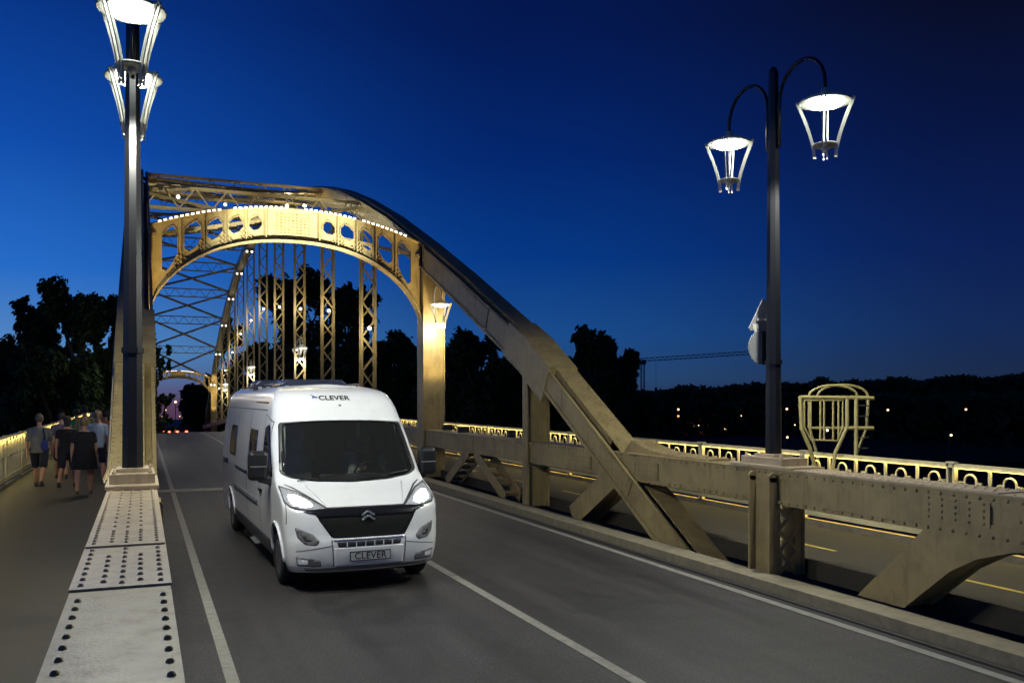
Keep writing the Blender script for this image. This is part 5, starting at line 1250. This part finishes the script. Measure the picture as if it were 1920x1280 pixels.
person((-1.62, 29.5, .3), 1.86, 'dark haired person in a yellowish shirt behind the green cap', DH, fabric('yellow_shirt', (.42,.36,.14)), NAVY, SHOE3, stride=-.2, vox=.014)
person((-1.02, 28.6, .3), 1.74, 'person in a bright orange shirt partly hidden by the bridge foot', DH, fabric('orange_shirt', (.62,.17,.03)), NAVY, SHOE, stride=.22, vox=.013)
person((-1.75, 40.0, .3), 1.84, 'farthest walker in a pale shirt, head above the group', DH, fabric('pale_shirt', (.3,.27,.22)), NAVY, SHOE, stride=.25, vox=.016)
# the driver, seated behind the wheel
def driver():
    root = empty('person', (2.72+.46, 13.2, 0), 'driver in a dark top with pale sleeves seated behind the van windscreen', 'person')
    V_ = Vector; b = MB(); hc = V_((0,.12,1.80))
    ell(b, hc, .076, .095, .118); ell(b, hc+V_((0,-.02,-.055)), .058, .07, .065); capsule(b, (0,.16,1.58), hc+V_((0,.02,-.06)), .056, .052)
    for sd in (-1, 1): ell(b, hc+V_((sd*.078,0,-.01)), .012, .022, .033, 8)
    capsule(b, hc+V_((0,-.092,.01)), hc+V_((0,-.112,-.03)), .010, .017, 8)
    ell(b, (0,.17,1.36), .17, .12, .24); ell(b, (0,.2,1.1), .16, .13, .16); capsule(b, (-.15,.16,1.53), (.15,.16,1.53), .062, .062)
    arms = {}
    for sd in (-1, 1):
        s_ = V_((sd*.2,.15,1.52)); e = V_((sd*.30,-.08,1.30)); w = V_((sd*.19,-.29,1.40)); arms[sd] = (s_, e, w)
        capsule(b, s_, e, .05, .04); capsule(b, e, w, .038, .027)
        pc = w+V_((-sd*.01,-.05,.02)); capsule(b, w, pc, .026, .028)
        for i, ln in enumerate((.06,.07,.064,.05)):
            a = pc+V_((0,-.015,.028-.018*i)); m1_ = a+V_((-sd*.02,-.035,0))*(ln/.06); m2_ = m1_+V_((-sd*.03,.012,0)); capsule(b, a, m1_, .0092, .0086, 8); capsule(b, m1_, m2_, .0086, .007, 8)
        capsule(b, w+V_((0,-.03,.02)), w+V_((-sd*.035,-.05,.045)), .012, .009, 8)
        h = V_((sd*.1,.2,1.05)); kn = V_((sd*.13,-.25,1.12)); an = V_((sd*.12,-.45,.72)); capsule(b, h, kn, .085, .058); capsule(b, kn, an, .055, .038); capsule(b, an, an+V_((0,-.12,-.04)), .035, .028)
    merge(b, 'body', SKIN, root, .009)
    b = MB(); ell(b, hc+V_((0,.012,.012)), .083, .100, .118); ho = merge(b, 'hair', DH, root, .009)
    bm = bmesh.new(); bm.from_mesh(ho.data); bmesh.ops.delete(bm, geom=[v for v in bm.verts if (v.co.y < hc.y-.045 and v.co.z < hc.z+.07) or v.co.z < hc.z-.06], context='VERTS'); bm.to_mesh(ho.data); bm.free()
    b = MB(); ell(b, (0,.17,1.36), .19, .14, .25); capsule(b, (-.15,.16,1.53), (.15,.16,1.53), .078, .078)
    merge(b, 'shirt', NAVY, root, .011)
    b = MB()
    for sd in (-1, 1): s_, e, w = arms[sd]; capsule(b, s_, e, .066, .056); capsule(b, e, e.lerp(w,.8), .054, .042)
    merge(b, 'sleeves', fabric('pale_sleeve', (.5,.5,.46)), root, .011)
    b = MB(); ell(b, (0,.2,1.08), .17, .14, .13)
    for sd in (-1, 1): capsule(b, (sd*.1,.2,1.05), (sd*.13,-.25,1.12), .1, .072); capsule(b, (sd*.13,-.25,1.12), (sd*.12,-.44,.76), .068, .052)
    merge(b, 'trousers', NAVY, root, .011)
    b = MB()
    for sd in (-1, 1): ell(b, hc+V_((sd*.03,-.088,.015)), .012, .008, .007, 8)
    b.build('eyes', mat('eye_dark', (.03,.02,.02), .3), root)
    b = MB(); ell(b, hc+V_((0,-.086,-.062)), .024, .008, .006, 8); b.build('mouth', mat('lips', (.3,.1,.08), .5), root)
driver()
